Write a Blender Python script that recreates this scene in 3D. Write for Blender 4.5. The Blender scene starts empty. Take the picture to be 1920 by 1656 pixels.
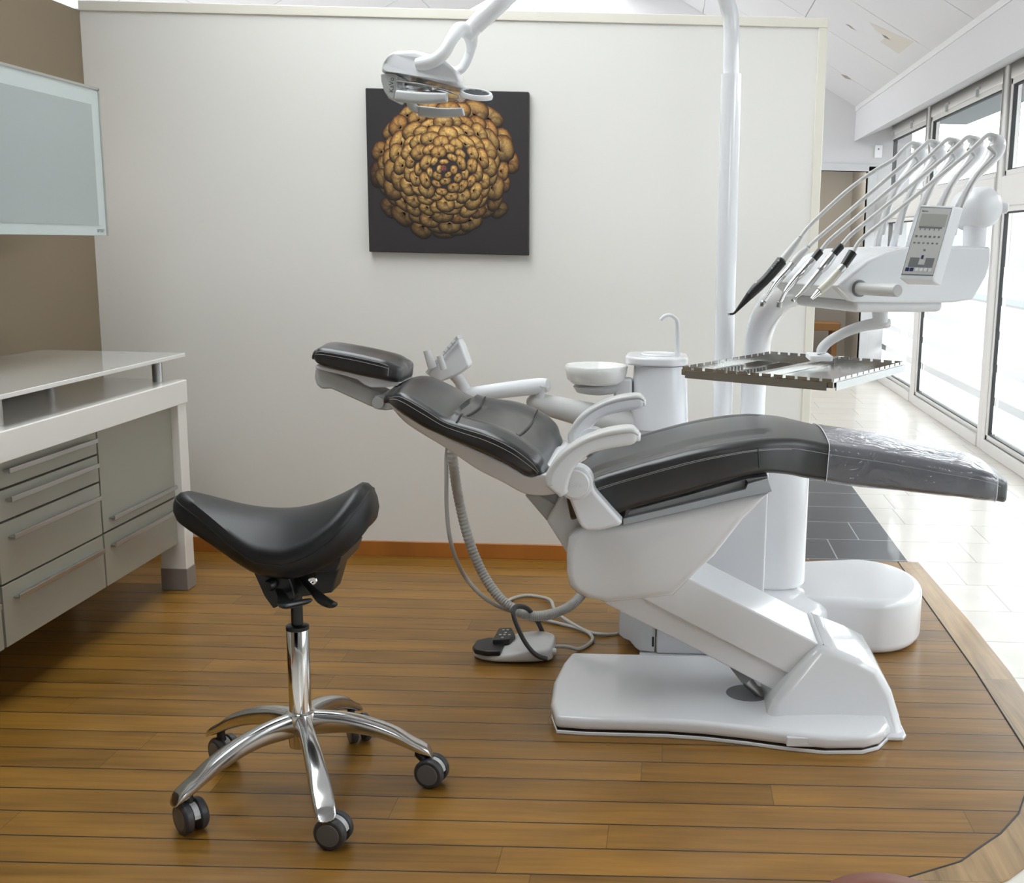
import bpy, bmesh, math, random
from mathutils import Vector, Matrix
random.seed(7)
S = bpy.context.scene
COL = S.collection
PI = math.pi
# ------------------------------------------------------------------ camera model (measured from the vanishing points)
H = 1.32; F = 2088.0; TH = math.atan(373/2088.); RHO = 0.0237; PX, PY = 1250., 828.
def ray(px, py):
    u = px-PX; v = PY-py
    a = u*math.cos(RHO)-v*math.sin(RHO); b = u*math.sin(RHO)+v*math.cos(RHO)
    return Vector((a, F*math.cos(TH)+b*math.sin(TH), -F*math.sin(TH)+b*math.cos(TH)))
def at(px, py, Y=None, Z=None, X=None):
    """survey helper: point of the photograph at a known depth, height or side distance"""
    r = ray(px, py)
    t = Y/r.y if Y is not None else ((Z-H)/r.z if Z is not None else X/r.x)
    return Vector((r.x*t, r.y*t, H+r.z*t))
def onplane(px, py, P, n):
    r = ray(px, py); C = Vector((0, 0, H))
    t = (Vector(P)-C).dot(n)/r.dot(n)
    return C+r*t
cam = bpy.data.cameras.new('camera'); camo = bpy.data.objects.new('camera', cam); COL.objects.link(camo)
R_ = Vector((1, 0, 0)); U_ = Vector((0, math.sin(TH), math.cos(TH))); Fw = Vector((0, math.cos(TH), -math.sin(TH)))
Xc = R_*math.cos(RHO)+U_*math.sin(RHO); Yc = -R_*math.sin(RHO)+U_*math.cos(RHO)
m = Matrix((Xc, Yc, -Fw)).transposed().to_4x4(); m.translation = (0, 0, H)
camo.matrix_world = m
cam.sensor_fit = 'HORIZONTAL'; cam.sensor_width = 36; cam.lens = 36*F/1920; cam.shift_x = (960-PX)/1920
cam.clip_start = .05; cam.clip_end = 200
S.camera = camo

# ------------------------------------------------------------------ materials
def mat(name, col, rough=.5, metal=0, spec=.5, coat=0, coat_r=.05, bump=None, trans=0, alpha=None):
    M = bpy.data.materials.new(name); M.use_nodes = True
    nt = M.node_tree; b = nt.nodes['Principled BSDF']
    b.inputs['Base Color'].default_value = (*col, 1); b.inputs['Roughness'].default_value = rough
    b.inputs['Metallic'].default_value = metal; b.inputs['Specular IOR Level'].default_value = spec
    b.inputs['Coat Weight'].default_value = coat; b.inputs['Coat Roughness'].default_value = coat_r
    b.inputs['Transmission Weight'].default_value = trans
    # every material gets a faint procedural tone and relief
    tc = nt.nodes.new('ShaderNodeTexCoord'); n = nt.nodes.new('ShaderNodeTexNoise')
    nt.links.new(tc.outputs['Object'], n.inputs['Vector'])
    sc, amt, dist = bump if bump else (6, .0, .001)
    n.inputs['Scale'].default_value = sc; n.inputs['Detail'].default_value = 4
    if amt:
        bp = nt.nodes.new('ShaderNodeBump'); bp.inputs['Strength'].default_value = amt; bp.inputs['Distance'].default_value = dist
        nt.links.new(n.outputs['Fac'], bp.inputs['Height']); nt.links.new(bp.outputs['Normal'], b.inputs['Normal'])
    n2 = nt.nodes.new('ShaderNodeTexNoise'); n2.inputs['Scale'].default_value = 3.
    nt.links.new(tc.outputs['Object'], n2.inputs['Vector'])
    mr = nt.nodes.new('ShaderNodeMapRange'); mr.inputs['To Min'].default_value = max(0, rough-.03); mr.inputs['To Max'].default_value = rough+.03
    nt.links.new(n2.outputs['Fac'], mr.inputs['Value']); nt.links.new(mr.outputs['Result'], b.inputs['Roughness'])
    return M
def srgb(r, g, b):
    f = lambda c: (c/255/12.92) if c/255 < .04045 else ((c/255+.055)/1.055)**2.4
    return (f(r), f(g), f(b))
W = mat('white_lacquer', srgb(232, 233, 236), .16, coat=.6, coat_r=.03)
W2 = mat('white_plastic', srgb(228, 229, 231), .32)
WG = mat('grey_white_plastic', srgb(205, 205, 203), .35)
G1 = mat('light_grey_plastic', srgb(188, 190, 190), .35)
G2 = mat('mid_grey_plastic', srgb(120, 122, 124), .4)
CER = mat('white_ceramic', srgb(236, 236, 233), .12, coat=.8)
LEA = mat('black_leather', srgb(34, 34, 36), .38, spec=.6, coat=.55, coat_r=.3, bump=(260, .25, .0006))
VIN = mat('black_vinyl', srgb(27, 27, 29), .40, spec=.4, coat=.0, coat_r=.25, bump=(300, .12, .0004))
BLK = mat('black_metal', srgb(22, 22, 23), .3)
BLM = mat('black_plastic', srgb(30, 30, 31), .38)
DKG = mat('dark_grey_rubber', srgb(62, 62, 65), .4)
WHL = mat('grey_wheel_cap', srgb(105, 105, 107), .45)
CHR = mat('chrome', (.86, .86, .86), .07, metal=1)
ALU = mat('polished_aluminium', (.70, .70, .70), .18, metal=1)
STL = mat('stainless_steel', (.72, .71, .69), .16, metal=1)
BRS = mat('brushed_aluminium', (.52, .52, .51), .32, metal=1)
THR = mat('thread', srgb(158, 158, 158), .7)
HOS = mat('hose_silicone', srgb(206, 206, 204), .4)
HOS2 = mat('hose_grey', srgb(178, 177, 174), .45)
IVO = mat('ivory_plastic', srgb(222, 219, 206), .35)
NAVY = mat('navy_key', srgb(30, 28, 90), .4)
LCD = mat('lcd', srgb(176, 177, 170), .15)
PANEL = mat('control_panel', srgb(205, 205, 202), .3)
INK = mat('ink', srgb(60, 62, 66), .5)
TAUPE = mat('taupe_wall_paint', srgb(132, 117, 96), .75, bump=(180, .06, .0005))
WALL = mat('white_wall_paint', srgb(229, 227, 222), .55, bump=(120, .05, .0005))
CEIL = mat('white_ceiling_board', srgb(198, 197, 198), .7, bump=(60, .05, .001))
TRIM = mat('cream_trim', srgb(226, 222, 210), .45)
PVC = mat('white_window_frame', srgb(230, 228, 225), .35)
GASK = mat('window_gasket', srgb(50, 52, 52), .6)
DRAW = mat('sage_grey_lacquer', srgb(150, 148, 136), .3, coat=.3)
WLAC = mat('white_furniture_lacquer', srgb(235, 233, 228), .2, coat=.5)
FOOT = mat('grey_foot_cap', srgb(140, 132, 126), .5)
GLW = mat('white_back_painted_glass', srgb(232, 232, 230), .06, coat=1)
BEI = mat('beige_room_paint', srgb(184, 180, 172), .8)
OAK = mat('oak_board', srgb(166, 124, 78), .5)
TANL = mat('brown_leather', srgb(120, 62, 38), .45)
OUTG = mat('outside_paving', srgb(112, 112, 113), .8)
OUTW = mat('outside_render', srgb(134, 140, 142), .8)

def nodes(M): return M.node_tree.nodes, M.node_tree.links
def math_n(nt, op, a, b=None, c=None):
    n = nt.nodes.new('ShaderNodeMath'); n.operation = op
    for i, v in enumerate((a, b, c)):
        if v is None: continue
        if isinstance(v, (int, float)): n.inputs[i].default_value = v
        else: nt.links.new(v, n.inputs[i])
    return n.outputs[0]
def mixc(nt, fac, a, b):
    n = nt.nodes.new('ShaderNodeMix'); n.data_type = 'RGBA'
    for s, v in (('Factor', fac), ('A', a), ('B', b)):
        i = [x for x in n.inputs if x.name == s and (x.type == 'RGBA' or s == 'Factor') ][0]
        if isinstance(v, (int, float)): i.default_value = v
        elif isinstance(v, tuple): i.default_value = (*v, 1)
        else: nt.links.new(v, i)
    return [o for o in n.outputs if o.type == 'RGBA'][0]
def wood_mat(name, y0, pitch, plen, base, var, groove=.0044, along='X'):
    M = mat(name, base, .3, spec=.4, coat=.12, coat_r=.12); nt = M.node_tree; N = nt.nodes; L = nt.links
    b = N['Principled BSDF']
    tc = N.new('ShaderNodeTexCoord'); sp = N.new('ShaderNodeSeparateXYZ'); L.new(tc.outputs['Object'], sp.inputs[0])
    x, y = (sp.outputs[0], sp.outputs[1]) if along == 'X' else (sp.outputs[1], sp.outputs[0])
    v = math_n(nt, 'DIVIDE', math_n(nt, 'SUBTRACT', y, y0), pitch)
    row = math_n(nt, 'FLOOR', v); fr = math_n(nt, 'FRACT', v)
    wn = N.new('ShaderNodeTexWhiteNoise'); wn.noise_dimensions = '1D'; L.new(row, wn.inputs['W'])
    u = math_n(nt, 'ADD', math_n(nt, 'DIVIDE', x, plen), math_n(nt, 'MULTIPLY', wn.outputs['Value'], 7.3))
    pi_ = math_n(nt, 'FLOOR', u); fu = math_n(nt, 'FRACT', u)
    cmb = N.new('ShaderNodeCombineXYZ'); L.new(row, cmb.inputs[0]); L.new(pi_, cmb.inputs[1])
    wn2 = N.new('ShaderNodeTexWhiteNoise'); wn2.noise_dimensions = '2D'; L.new(cmb.outputs[0], wn2.inputs['Vector'])
    # grain
    cg = N.new('ShaderNodeCombineXYZ'); L.new(math_n(nt, 'MULTIPLY', x, 2.2), cg.inputs[0]); L.new(math_n(nt, 'MULTIPLY', y, 38), cg.inputs[1])
    L.new(math_n(nt, 'MULTIPLY', wn2.outputs['Value'], 31), cg.inputs[2])
    g = N.new('ShaderNodeTexNoise'); g.inputs['Scale'].default_value = 1; g.inputs['Detail'].default_value = 6; g.inputs['Roughness'].default_value = .6; g.inputs['Distortion'].default_value = .6
    L.new(cg.outputs[0], g.inputs['Vector'])
    cb = N.new('ShaderNodeCombineXYZ'); L.new(math_n(nt, 'MULTIPLY', x, 3.0), cb.inputs[0]); L.new(math_n(nt, 'MULTIPLY', y, 9), cb.inputs[1]); L.new(wn2.outputs['Value'], cb.inputs[2])
    g2 = N.new('ShaderNodeTexNoise'); g2.inputs['Scale'].default_value = 1; g2.inputs['Detail'].default_value = 3; L.new(cb.outputs[0], g2.inputs['Vector'])
    c1 = mixc(nt, wn2.outputs['Value'], tuple(c*(1-var) for c in base), tuple(min(1, c*(1+var)) for c in base))
    gg = math_n(nt, 'MULTIPLY', math_n(nt, 'SUBTRACT', g.outputs['Fac'], .5), 1.3)
    gg = math_n(nt, 'ADD', gg, math_n(nt, 'MULTIPLY', math_n(nt, 'SUBTRACT', g2.outputs['Fac'], .5), .9))
    hs = N.new('ShaderNodeHueSaturation'); L.new(c1, hs.inputs['Color']); L.new(math_n(nt, 'ADD', 1, gg), hs.inputs['Value'])
    L.new(math_n(nt, 'ADD', .97, math_n(nt, 'MULTIPLY', wn2.outputs['Color'], 0.0)), hs.inputs['Saturation'])
    e = math_n(nt, 'MULTIPLY', math_n(nt, 'MINIMUM', fr, math_n(nt, 'SUBTRACT', 1, fr)), pitch)
    gr = math_n(nt, 'LESS_THAN', e, groove/2)
    e2 = math_n(nt, 'MULTIPLY', math_n(nt, 'MINIMUM', fu, math_n(nt, 'SUBTRACT', 1, fu)), plen)
    gj = math_n(nt, 'MULTIPLY', math_n(nt, 'LESS_THAN', e2, .0008), .6)
    c2 = mixc(nt, math_n(nt, 'MAXIMUM', gr, gj), hs.outputs['Color'], srgb(38, 30, 26))
    L.new(c2, b.inputs['Base Color'])
    L.new(math_n(nt, 'ADD', .24, math_n(nt, 'MULTIPLY', g.outputs['Fac'], .16)), b.inputs['Roughness'])
    bp = N.new('ShaderNodeBump'); bp.inputs['Distance'].default_value = .0012; bp.inputs['Strength'].default_value = .35
    L.new(math_n(nt, 'SUBTRACT', math_n(nt, 'MULTIPLY', g.outputs['Fac'], .15), gr), bp.inputs['Height']); L.new(bp.outputs['Normal'], b.inputs['Normal'])
    return M
WOODC = srgb(133, 94, 30)
WOOD = wood_mat('oiled_plank_floor', 2.154, .1056, 1.35, WOODC, .16)
WOODB = wood_mat('border_plank', 1.0, .5, 1.2, srgb(160, 130, 90), .10, .001, along='Y')
SKIRT = wood_mat('varnished_skirting', -5, 9, 2.6, srgb(168, 102, 34), .08, .0)
def tile_mat(name, base, grout, var, px=.60, py=.325, rough=.3):
    M = mat(name, base, rough, coat=.2); nt = M.node_tree; N = nt.nodes; L = nt.links; b = N['Principled BSDF']
    tc = N.new('ShaderNodeTexCoord'); sp = N.new('ShaderNodeSeparateXYZ'); L.new(tc.outputs['Object'], sp.inputs[0])
    x, y = sp.outputs[0], sp.outputs[1]
    v = math_n(nt, 'DIVIDE', math_n(nt, 'SUBTRACT', y, 4.30), py)
    row = math_n(nt, 'FLOOR', v); fr = math_n(nt, 'FRACT', v)
    wn = N.new('ShaderNodeTexWhiteNoise'); wn.noise_dimensions = '1D'; L.new(row, wn.inputs['W'])
    u = math_n(nt, 'ADD', math_n(nt, 'DIVIDE', x, px), math_n(nt, 'MULTIPLY', wn.outputs['Value'], 5.1))
    fu = math_n(nt, 'FRACT', u); cmb = N.new('ShaderNodeCombineXYZ'); L.new(row, cmb.inputs[0]); L.new(math_n(nt, 'FLOOR', u), cmb.inputs[1])
    wn2 = N.new('ShaderNodeTexWhiteNoise'); wn2.noise_dimensions = '2D'; L.new(cmb.outputs[0], wn2.inputs['Vector'])
    n = N.new('ShaderNodeTexNoise'); n.inputs['Scale'].default_value = 5; n.inputs['Detail'].default_value = 5; L.new(tc.outputs['Object'], n.inputs['Vector'])
    c1 = mixc(nt, wn2.outputs['Value'], tuple(c*(1-var) for c in base), tuple(min(1, c*(1+var)) for c in base))
    hs = N.new('ShaderNodeHueSaturation'); L.new(c1, hs.inputs['Color']); L.new(math_n(nt, 'ADD', .9, math_n(nt, 'MULTIPLY', n.outputs['Fac'], .2)), hs.inputs['Value'])
    e = math_n(nt, 'MULTIPLY', math_n(nt, 'MINIMUM', fr, math_n(nt, 'SUBTRACT', 1, fr)), py)
    e2 = math_n(nt, 'MULTIPLY', math_n(nt, 'MINIMUM', fu, math_n(nt, 'SUBTRACT', 1, fu)), px)
    gr = math_n(nt, 'LESS_THAN', math_n(nt, 'MINIMUM', e, e2), .0028)
    L.new(mixc(nt, gr, hs.outputs['Color'], grout), b.inputs['Base Color'])
    return M
TILE = tile_mat('pale_stone_tile', srgb(222, 217, 208), srgb(176, 170, 162), .03)
SLATE = tile_mat('slate_tile', srgb(72, 74, 79), srgb(168, 170, 172), .06, rough=.4)
# corrugated bright door glass etc.
def glass_mat(name, tint, gl=.08, rough=.0):
    M = bpy.data.materials.new(name); M.use_nodes = True; nt = M.node_tree; nt.nodes.clear()
    o = nt.nodes.new('ShaderNodeOutputMaterial'); mx = nt.nodes.new('ShaderNodeMixShader'); t = nt.nodes.new('ShaderNodeBsdfTransparent')
    g = nt.nodes.new('ShaderNodeBsdfGlossy'); lw = nt.nodes.new('ShaderNodeLayerWeight')
    t.inputs[0].default_value = (*tint, 1); g.inputs['Roughness'].default_value = rough
    f5 = math_n(nt, 'ADD', math_n(nt, 'MULTIPLY', math_n(nt, 'POWER', lw.outputs['Facing'], 5), .85), .05)
    nt.links.new(f5, mx.inputs[0]); nt.links.new(t.outputs[0], mx.inputs[1]); nt.links.new(g.outputs[0], mx.inputs[2]); nt.links.new(mx.outputs[0], o.inputs[0])
    return M
GLASS = glass_mat('window_glass', (.93, .96, .95))
CLEAR = glass_mat('clear_plastic', (.90, .91, .93), rough=.05)
def film_mat(name, op=.55):
    M = bpy.data.materials.new(name); M.use_nodes = True; nt = M.node_tree; nt.nodes.clear()
    o = nt.nodes.new('ShaderNodeOutputMaterial'); mx = nt.nodes.new('ShaderNodeMixShader'); t = nt.nodes.new('ShaderNodeBsdfTranslucent'); d = nt.nodes.new('ShaderNodeBsdfDiffuse')
    t.inputs[0].default_value = (.97, .98, .99, 1); d.inputs[0].default_value = (.9, .92, .93, 1); mx.inputs[0].default_value = .25
    nt.links.new(t.outputs[0], mx.inputs[1]); nt.links.new(d.outputs[0], mx.inputs[2]); nt.links.new(mx.outputs[0], o.inputs[0])
    return M
FROST = film_mat('frosted_film')
def sleeve_mat():
    M = bpy.data.materials.new('clear_sleeve'); M.use_nodes = True; nt = M.node_tree; nt.nodes.clear()
    o = nt.nodes.new('ShaderNodeOutputMaterial'); mx = nt.nodes.new('ShaderNodeMixShader'); t = nt.nodes.new('ShaderNodeBsdfTransparent')
    g = nt.nodes.new('ShaderNodeBsdfGlossy'); g.inputs['Roughness'].default_value = .14; g.inputs[0].default_value = (.95, .96, 1, 1)
    d = nt.nodes.new('ShaderNodeBsdfDiffuse'); d.inputs[0].default_value = (.66, .67, .78, 1); mx2 = nt.nodes.new('ShaderNodeMixShader'); mx2.inputs[0].default_value = .13
    tc = nt.nodes.new('ShaderNodeTexCoord'); mp = nt.nodes.new('ShaderNodeMapping'); mp.inputs['Scale'].default_value = (5, 9, 5)
    v = nt.nodes.new('ShaderNodeTexNoise'); v.inputs['Scale'].default_value = 2.2; v.inputs['Detail'].default_value = 3; v.inputs['Distortion'].default_value = 1.6
    nt.links.new(tc.outputs['Object'], mp.inputs[0]); nt.links.new(mp.outputs[0], v.inputs['Vector'])
    bp = nt.nodes.new('ShaderNodeBump'); bp.inputs['Strength'].default_value = .5; bp.inputs['Distance'].default_value = .02
    nt.links.new(v.outputs['Fac'], bp.inputs['Height']); nt.links.new(bp.outputs[0], g.inputs['Normal'])
    lw = nt.nodes.new('ShaderNodeLayerWeight'); nt.links.new(bp.outputs[0], lw.inputs['Normal'])
    sc = math_n(nt, 'ADD', math_n(nt, 'MULTIPLY', math_n(nt, 'POWER', lw.outputs['Facing'], 3.2), 1.1), .07)
    nt.links.new(t.outputs[0], mx2.inputs[1]); nt.links.new(d.outputs[0], mx2.inputs[2])
    nt.links.new(sc, mx.inputs[0]); nt.links.new(mx2.outputs[0], mx.inputs[1]); nt.links.new(g.outputs[0], mx.inputs[2]); nt.links.new(mx.outputs[0], o.inputs[0])
    return M
SLEEVE = sleeve_mat()
def vcol_mat():
    M = mat('printed_canvas', (.1, .1, .1), .55, bump=(600, .1, .0004)); nt = M.node_tree
    a = nt.nodes.new('ShaderNodeVertexColor'); a.layer_name = 'Col'
    n = nt.nodes.new('ShaderNodeTexNoise'); n.inputs['Scale'].default_value = 90; n.inputs['Detail'].default_value = 4
    hs = nt.nodes.new('ShaderNodeHueSaturation'); nt.links.new(a.outputs[0], hs.inputs['Color']); nt.links.new(math_n(nt, 'ADD', .35, math_n(nt, 'MULTIPLY', n.outputs['Fac'], 1.35)), hs.inputs['Value'])
    nt.links.new(hs.outputs[0], nt.nodes['Principled BSDF'].inputs['Base Color']); return M
PRINT = vcol_mat()
CANV = mat('canvas_black', srgb(44, 40, 42), .6, bump=(500, .15, .0005))
# upper cabinet door: frosted pane over shelves, lighter border
ACRY = mat('frosted_door_glass', srgb(160, 169, 168), .25, coat=.6)
ACRB = mat('door_border', srgb(190, 200, 199), .3, coat=.4)

# ------------------------------------------------------------------ object helpers
ORG = {}
def empty(name, loc, label, cat, group=None):
    o = bpy.data.objects.new(name, None); COL.objects.link(o); o.location = loc; o.empty_display_size = .1
    o['label'] = label; o['category'] = cat
    if group: o['group'] = group
    ORG[o.name] = Vector(loc); return o
def tag(o, label, cat, group=None):
    o['label'] = label; o['category'] = cat
    if group: o['group'] = group
    return o
def obj(name, geo, M, parent=None, smooth=False, bevel=0, bseg=3, sub=0, kind=None, angle=35, solid=0, origin=None):
    verts, faces = geo
    if parent: org = ORG[parent.name]
    else: org = Vector(origin) if origin is not None else Vector((0, 0, 0))
    me = bpy.data.meshes.new(name); me.from_pydata([tuple(Vector(v)-org) for v in verts], [], faces); me.update()
    bm = bmesh.new(); bm.from_mesh(me); bmesh.ops.remove_doubles(bm, verts=bm.verts, dist=1e-6); bmesh.ops.recalc_face_normals(bm, faces=bm.faces); bm.to_mesh(me); bm.free()
    me.materials.append(M)
    o = bpy.data.objects.new(name, me); COL.objects.link(o)
    if parent: o.parent = parent
    else: o.location = org
    ORG[o.name] = org
    if solid:
        s = o.modifiers.new('solid', 'SOLIDIFY'); s.thickness = solid
    if bevel:
        b = o.modifiers.new('bevel', 'BEVEL'); b.width = bevel; b.segments = bseg; b.limit_method = 'ANGLE'; b.angle_limit = math.radians(angle); b.use_clamp_overlap = True
        b.harden_normals = False
    if sub:
        s = o.modifiers.new('sub', 'SUBSURF'); s.levels = sub; s.render_levels = sub
    if smooth or bevel or sub:
        for p in me.polygons: p.use_smooth = True
        if smooth and not bevel and not sub: me.set_sharp_from_angle(angle=math.radians(max(angle, 48)))
    if (bevel or smooth) and not sub:
        w = o.modifiers.new('wn', 'WEIGHTED_NORMAL') if bevel else None
        if w: w.keep_sharp = True
    if kind: o['kind'] = kind
    return o
def join(*gs):
    V, Fc = [], []
    for v, f in gs:
        n = len(V); V += list(v); Fc += [tuple(i+n for i in q) for q in f]
    return V, Fc
def box(x0, x1, y0, y1, z0, z1):
    v = [(x, y, z) for z in (z0, z1) for y in (y0, y1) for x in (x0, x1)]
    return v, [(0, 2, 3, 1), (4, 5, 7, 6), (0, 1, 5, 4), (2, 6, 7, 3), (0, 4, 6, 2), (1, 3, 7, 5)]
def boxf(O, u, v, n, u0, u1, v0, v1, n0, n1):
    """box in a local frame"""
    O = Vector(O); P = [O+u*a+v*b+n*c for c in (n0, n1) for b in (v0, v1) for a in (u0, u1)]
    return P, [(0, 2, 3, 1), (4, 5, 7, 6), (0, 1, 5, 4), (2, 6, 7, 3), (0, 4, 6, 2), (1, 3, 7, 5)]
def rings(rs, cap=True, closed=False):
    n = len(rs[0]); V = [p for r in rs for p in r]; Fc = []
    m_ = len(rs)
    for i in range(m_ if closed else m_-1):
        a = i*n; b = ((i+1) % m_)*n
        for k in range(n): Fc.append((a+k, a+(k+1) % n, b+(k+1) % n, b+k))
    if cap and not closed:
        Fc.append(tuple(range(n))); Fc.append(tuple((m_-1)*n+k for k in reversed(range(n))))
    return V, Fc
def cat(ps, n=8, closed=False):
    """Catmull-Rom through tuples"""
    ps = [tuple(p) for p in ps]; out = []; N_ = len(ps)
    segs = N_ if closed else N_-1
    for i in range(segs):
        g = lambda k: ps[k % N_] if closed else ps[max(0, min(N_-1, k))]
        p0, p1, p2, p3 = g(i-1), g(i), g(i+1), g(i+2)
        for j in range(n):
            t = j/n
            out.append(tuple(.5*((2*b)+(-a+c)*t+(2*a-5*b+4*c-d)*t*t+(-a+3*b-3*c+d)*t**3) for a, b, c, d in zip(p0, p1, p2, p3)))
    if not closed: out.append(ps[-1])
    return out
def tube(pts, r, n=12, smooth=0, closed=False, flat=None):
    """tube along points; r number or list; flat=(a,b) scales the section"""
    pts = [Vector(p) for p in pts]
    if smooth:
        if isinstance(r, (list, tuple)):
            q = cat([(*p, rr) for p, rr in zip(pts, r)], smooth, closed); pts = [Vector(a[:3]) for a in q]; r = [a[3] for a in q]
        else: pts = [Vector(a) for a in cat(pts, smooth, closed)]
    if not isinstance(r, (list, tuple)): r = [r]*len(pts)
    T = []
    for i in range(len(pts)):
        a = pts[(i-1) % len(pts)] if (i > 0 or closed) else pts[i]; b = pts[(i+1) % len(pts)] if (i < len(pts)-1 or closed) else pts[i]
        d = (b-a); T.append(d.normalized() if d.length > 1e-9 else Vector((0, 0, 1)))
    up = Vector((0, 0, 1)) if abs(T[0].z) < .9 else Vector((0, 1, 0))
    nrm = (up-T[0]*up.dot(T[0])).normalized(); rs = []
    fa, fb = flat if flat else (1, 1)
    for i, p in enumerate(pts):
        nrm = (nrm-T[i]*nrm.dot(T[i])).normalized(); bn = T[i].cross(nrm)
        rs.append([p+(nrm*math.cos(2*PI*k/n)*fa+bn*math.sin(2*PI*k/n)*fb)*r[i] for k in range(n)])
    return rings(rs, True, closed)
def cyl(a, b, r, r2=None, n=32): return tube([a, b], [r, r2 if r2 is not None else r], n)
def lathe(prof, c, axis=(0, 0, 1), n=40):
    """prof: (radius, height) list around axis through c"""
    ax = Vector(axis).normalized(); up = Vector((1, 0, 0)) if abs(ax.x) < .9 else Vector((0, 1, 0)); e = (up-ax*up.dot(ax)).normalized(); f = ax.cross(e)
    return rings([[Vector(c)+ax*h+(e*math.cos(2*PI*k/n)+f*math.sin(2*PI*k/n))*max(r, 1e-5) for k in range(n)] for r, h in prof])
def prism(px, Y0, Y1, dz=None):
    """side outline measured on plane Y0, carried back to Y1"""
    P = [at(x, y, Y=Y0) for x, y in px]
    A = [(p.x, Y0, p.z) for p in P]; B = [(p.x, Y1, p.z) for p in P]; n = len(A)
    return A+B, [tuple(range(n)), tuple(range(2*n-1, n-1, -1))]+[(k, (k+1) % n, (k+1) % n+n, k+n) for k in range(n)]
def prismw(pxw, C, zb=None):
    """side outline with a half width for every point about the plane Y=C"""
    A, B = [], []
    for q in pxw:
        p = at(q[0], q[1], Y=C-q[2]); z = p.z if len(q) < 4 else q[3]
        A.append((p.x, C-q[2], z)); B.append((p.x, C+q[2], z))
    n = len(A); return A+B, [tuple(range(n)), tuple(range(2*n-1, n-1, -1))]+[(k, (k+1) % n, (k+1) % n+n, k+n) for k in range(n)]
def shrink(P, d):
    n = len(P); A = sum(P[i][0]*P[(i+1) % n][1]-P[(i+1) % n][0]*P[i][1] for i in range(n)); sg = 1 if A > 0 else -1; out = []
    for i in range(n):
        a, b, c = Vector(P[i-1]), Vector(P[i]), Vector(P[(i+1) % n])
        e, f = (b-a).normalized(), (c-b).normalized(); n1 = Vector((-e.y, e.x))*sg; n2 = Vector((-f.y, f.x))*sg
        m_ = (n1+n2); m_ = m_/max(m_.length, 1e-6); k = 1/max(.5, m_.dot(n1)); out.append(b+m_*d*k)
    return out
def puff(P, C, r, zmin=None, steps=5, sm=0):
    """outline rows (x, z, half width) swollen with a rounded rim of radius r"""
    if sm: P = cat(P, sm, True)
    base = [(p[0], p[1]) for p in P]; rs = []
    for sgn in (-1, 1):
        seq = []
        for j in range(steps+1):
            a = PI/2*j/steps; sh = shrink(base, r*(1-math.sin(a)))
            seq.append([(q[0], C+sgn*(p[2]-r+r*math.cos(a)), q[1] if (zmin is None or p[1] > zmin) else p[1]) for q, p in zip(sh, P)])
        rs += seq if sgn < 0 else seq[::-1]
    return rings(rs)
def pxw(rows, C): return [(at(a, b, Y=C-w).x, at(a, b, Y=C-w).z, w) for a, b, w in rows]
def plan(pts, z0, z1):
    n = len(pts); V = [(x, y, z0) for x, y in pts]+[(x, y, z1) for x, y in pts]
    return V, [tuple(reversed(range(n))), tuple(range(n, 2*n))]+[(k, (k+1) % n, (k+1) % n+n, k+n) for k in range(n)]
def section(T, B, Cy, w, wb, r, mid=9, crown=None, k=5):
    """rounded cross-section; T,B top and bottom (x,z); returns ring and index of the near upper corner"""
    T = Vector((T[0], 0, T[1])); B = Vector((B[0], 0, B[1])); hgt = (B-T).length; d = (B-T)/max(hgt, 1e-6)
    r = min(r, hgt*.49, w*.6); out = []
    def P(y, h):
        f = h/max(hgt, 1e-6); ww = 1+(wb/w-1)*max(0, min(1, f)); q = T+d*h; return Vector((q.x, Cy+y*ww, q.z))
    for i in range(k+1): a = PI/2*i/k; out.append(P(-(w-r+r*math.cos(a)), r-r*math.sin(a)))     # near upper corner, outwards to top
    for i in range(1, mid):
        f = -1+2*i/mid; y = f*(w-r); out.append(P(y, -(crown(f) if crown else 0)))
    for i in range(k+1): a = PI/2*i/k; out.append(P((w-r+r*math.sin(a)), r-r*math.cos(a)))
    for i in range(k+1): a = PI/2*i/k; out.append(P((w-r+r*math.cos(a)), hgt-r+r*math.sin(a)))
    for i in range(k+1): a = PI/2*i/k; out.append(P(-(w-r+r*math.sin(a)), hgt-r+r*math.cos(a)))
    return out
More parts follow.
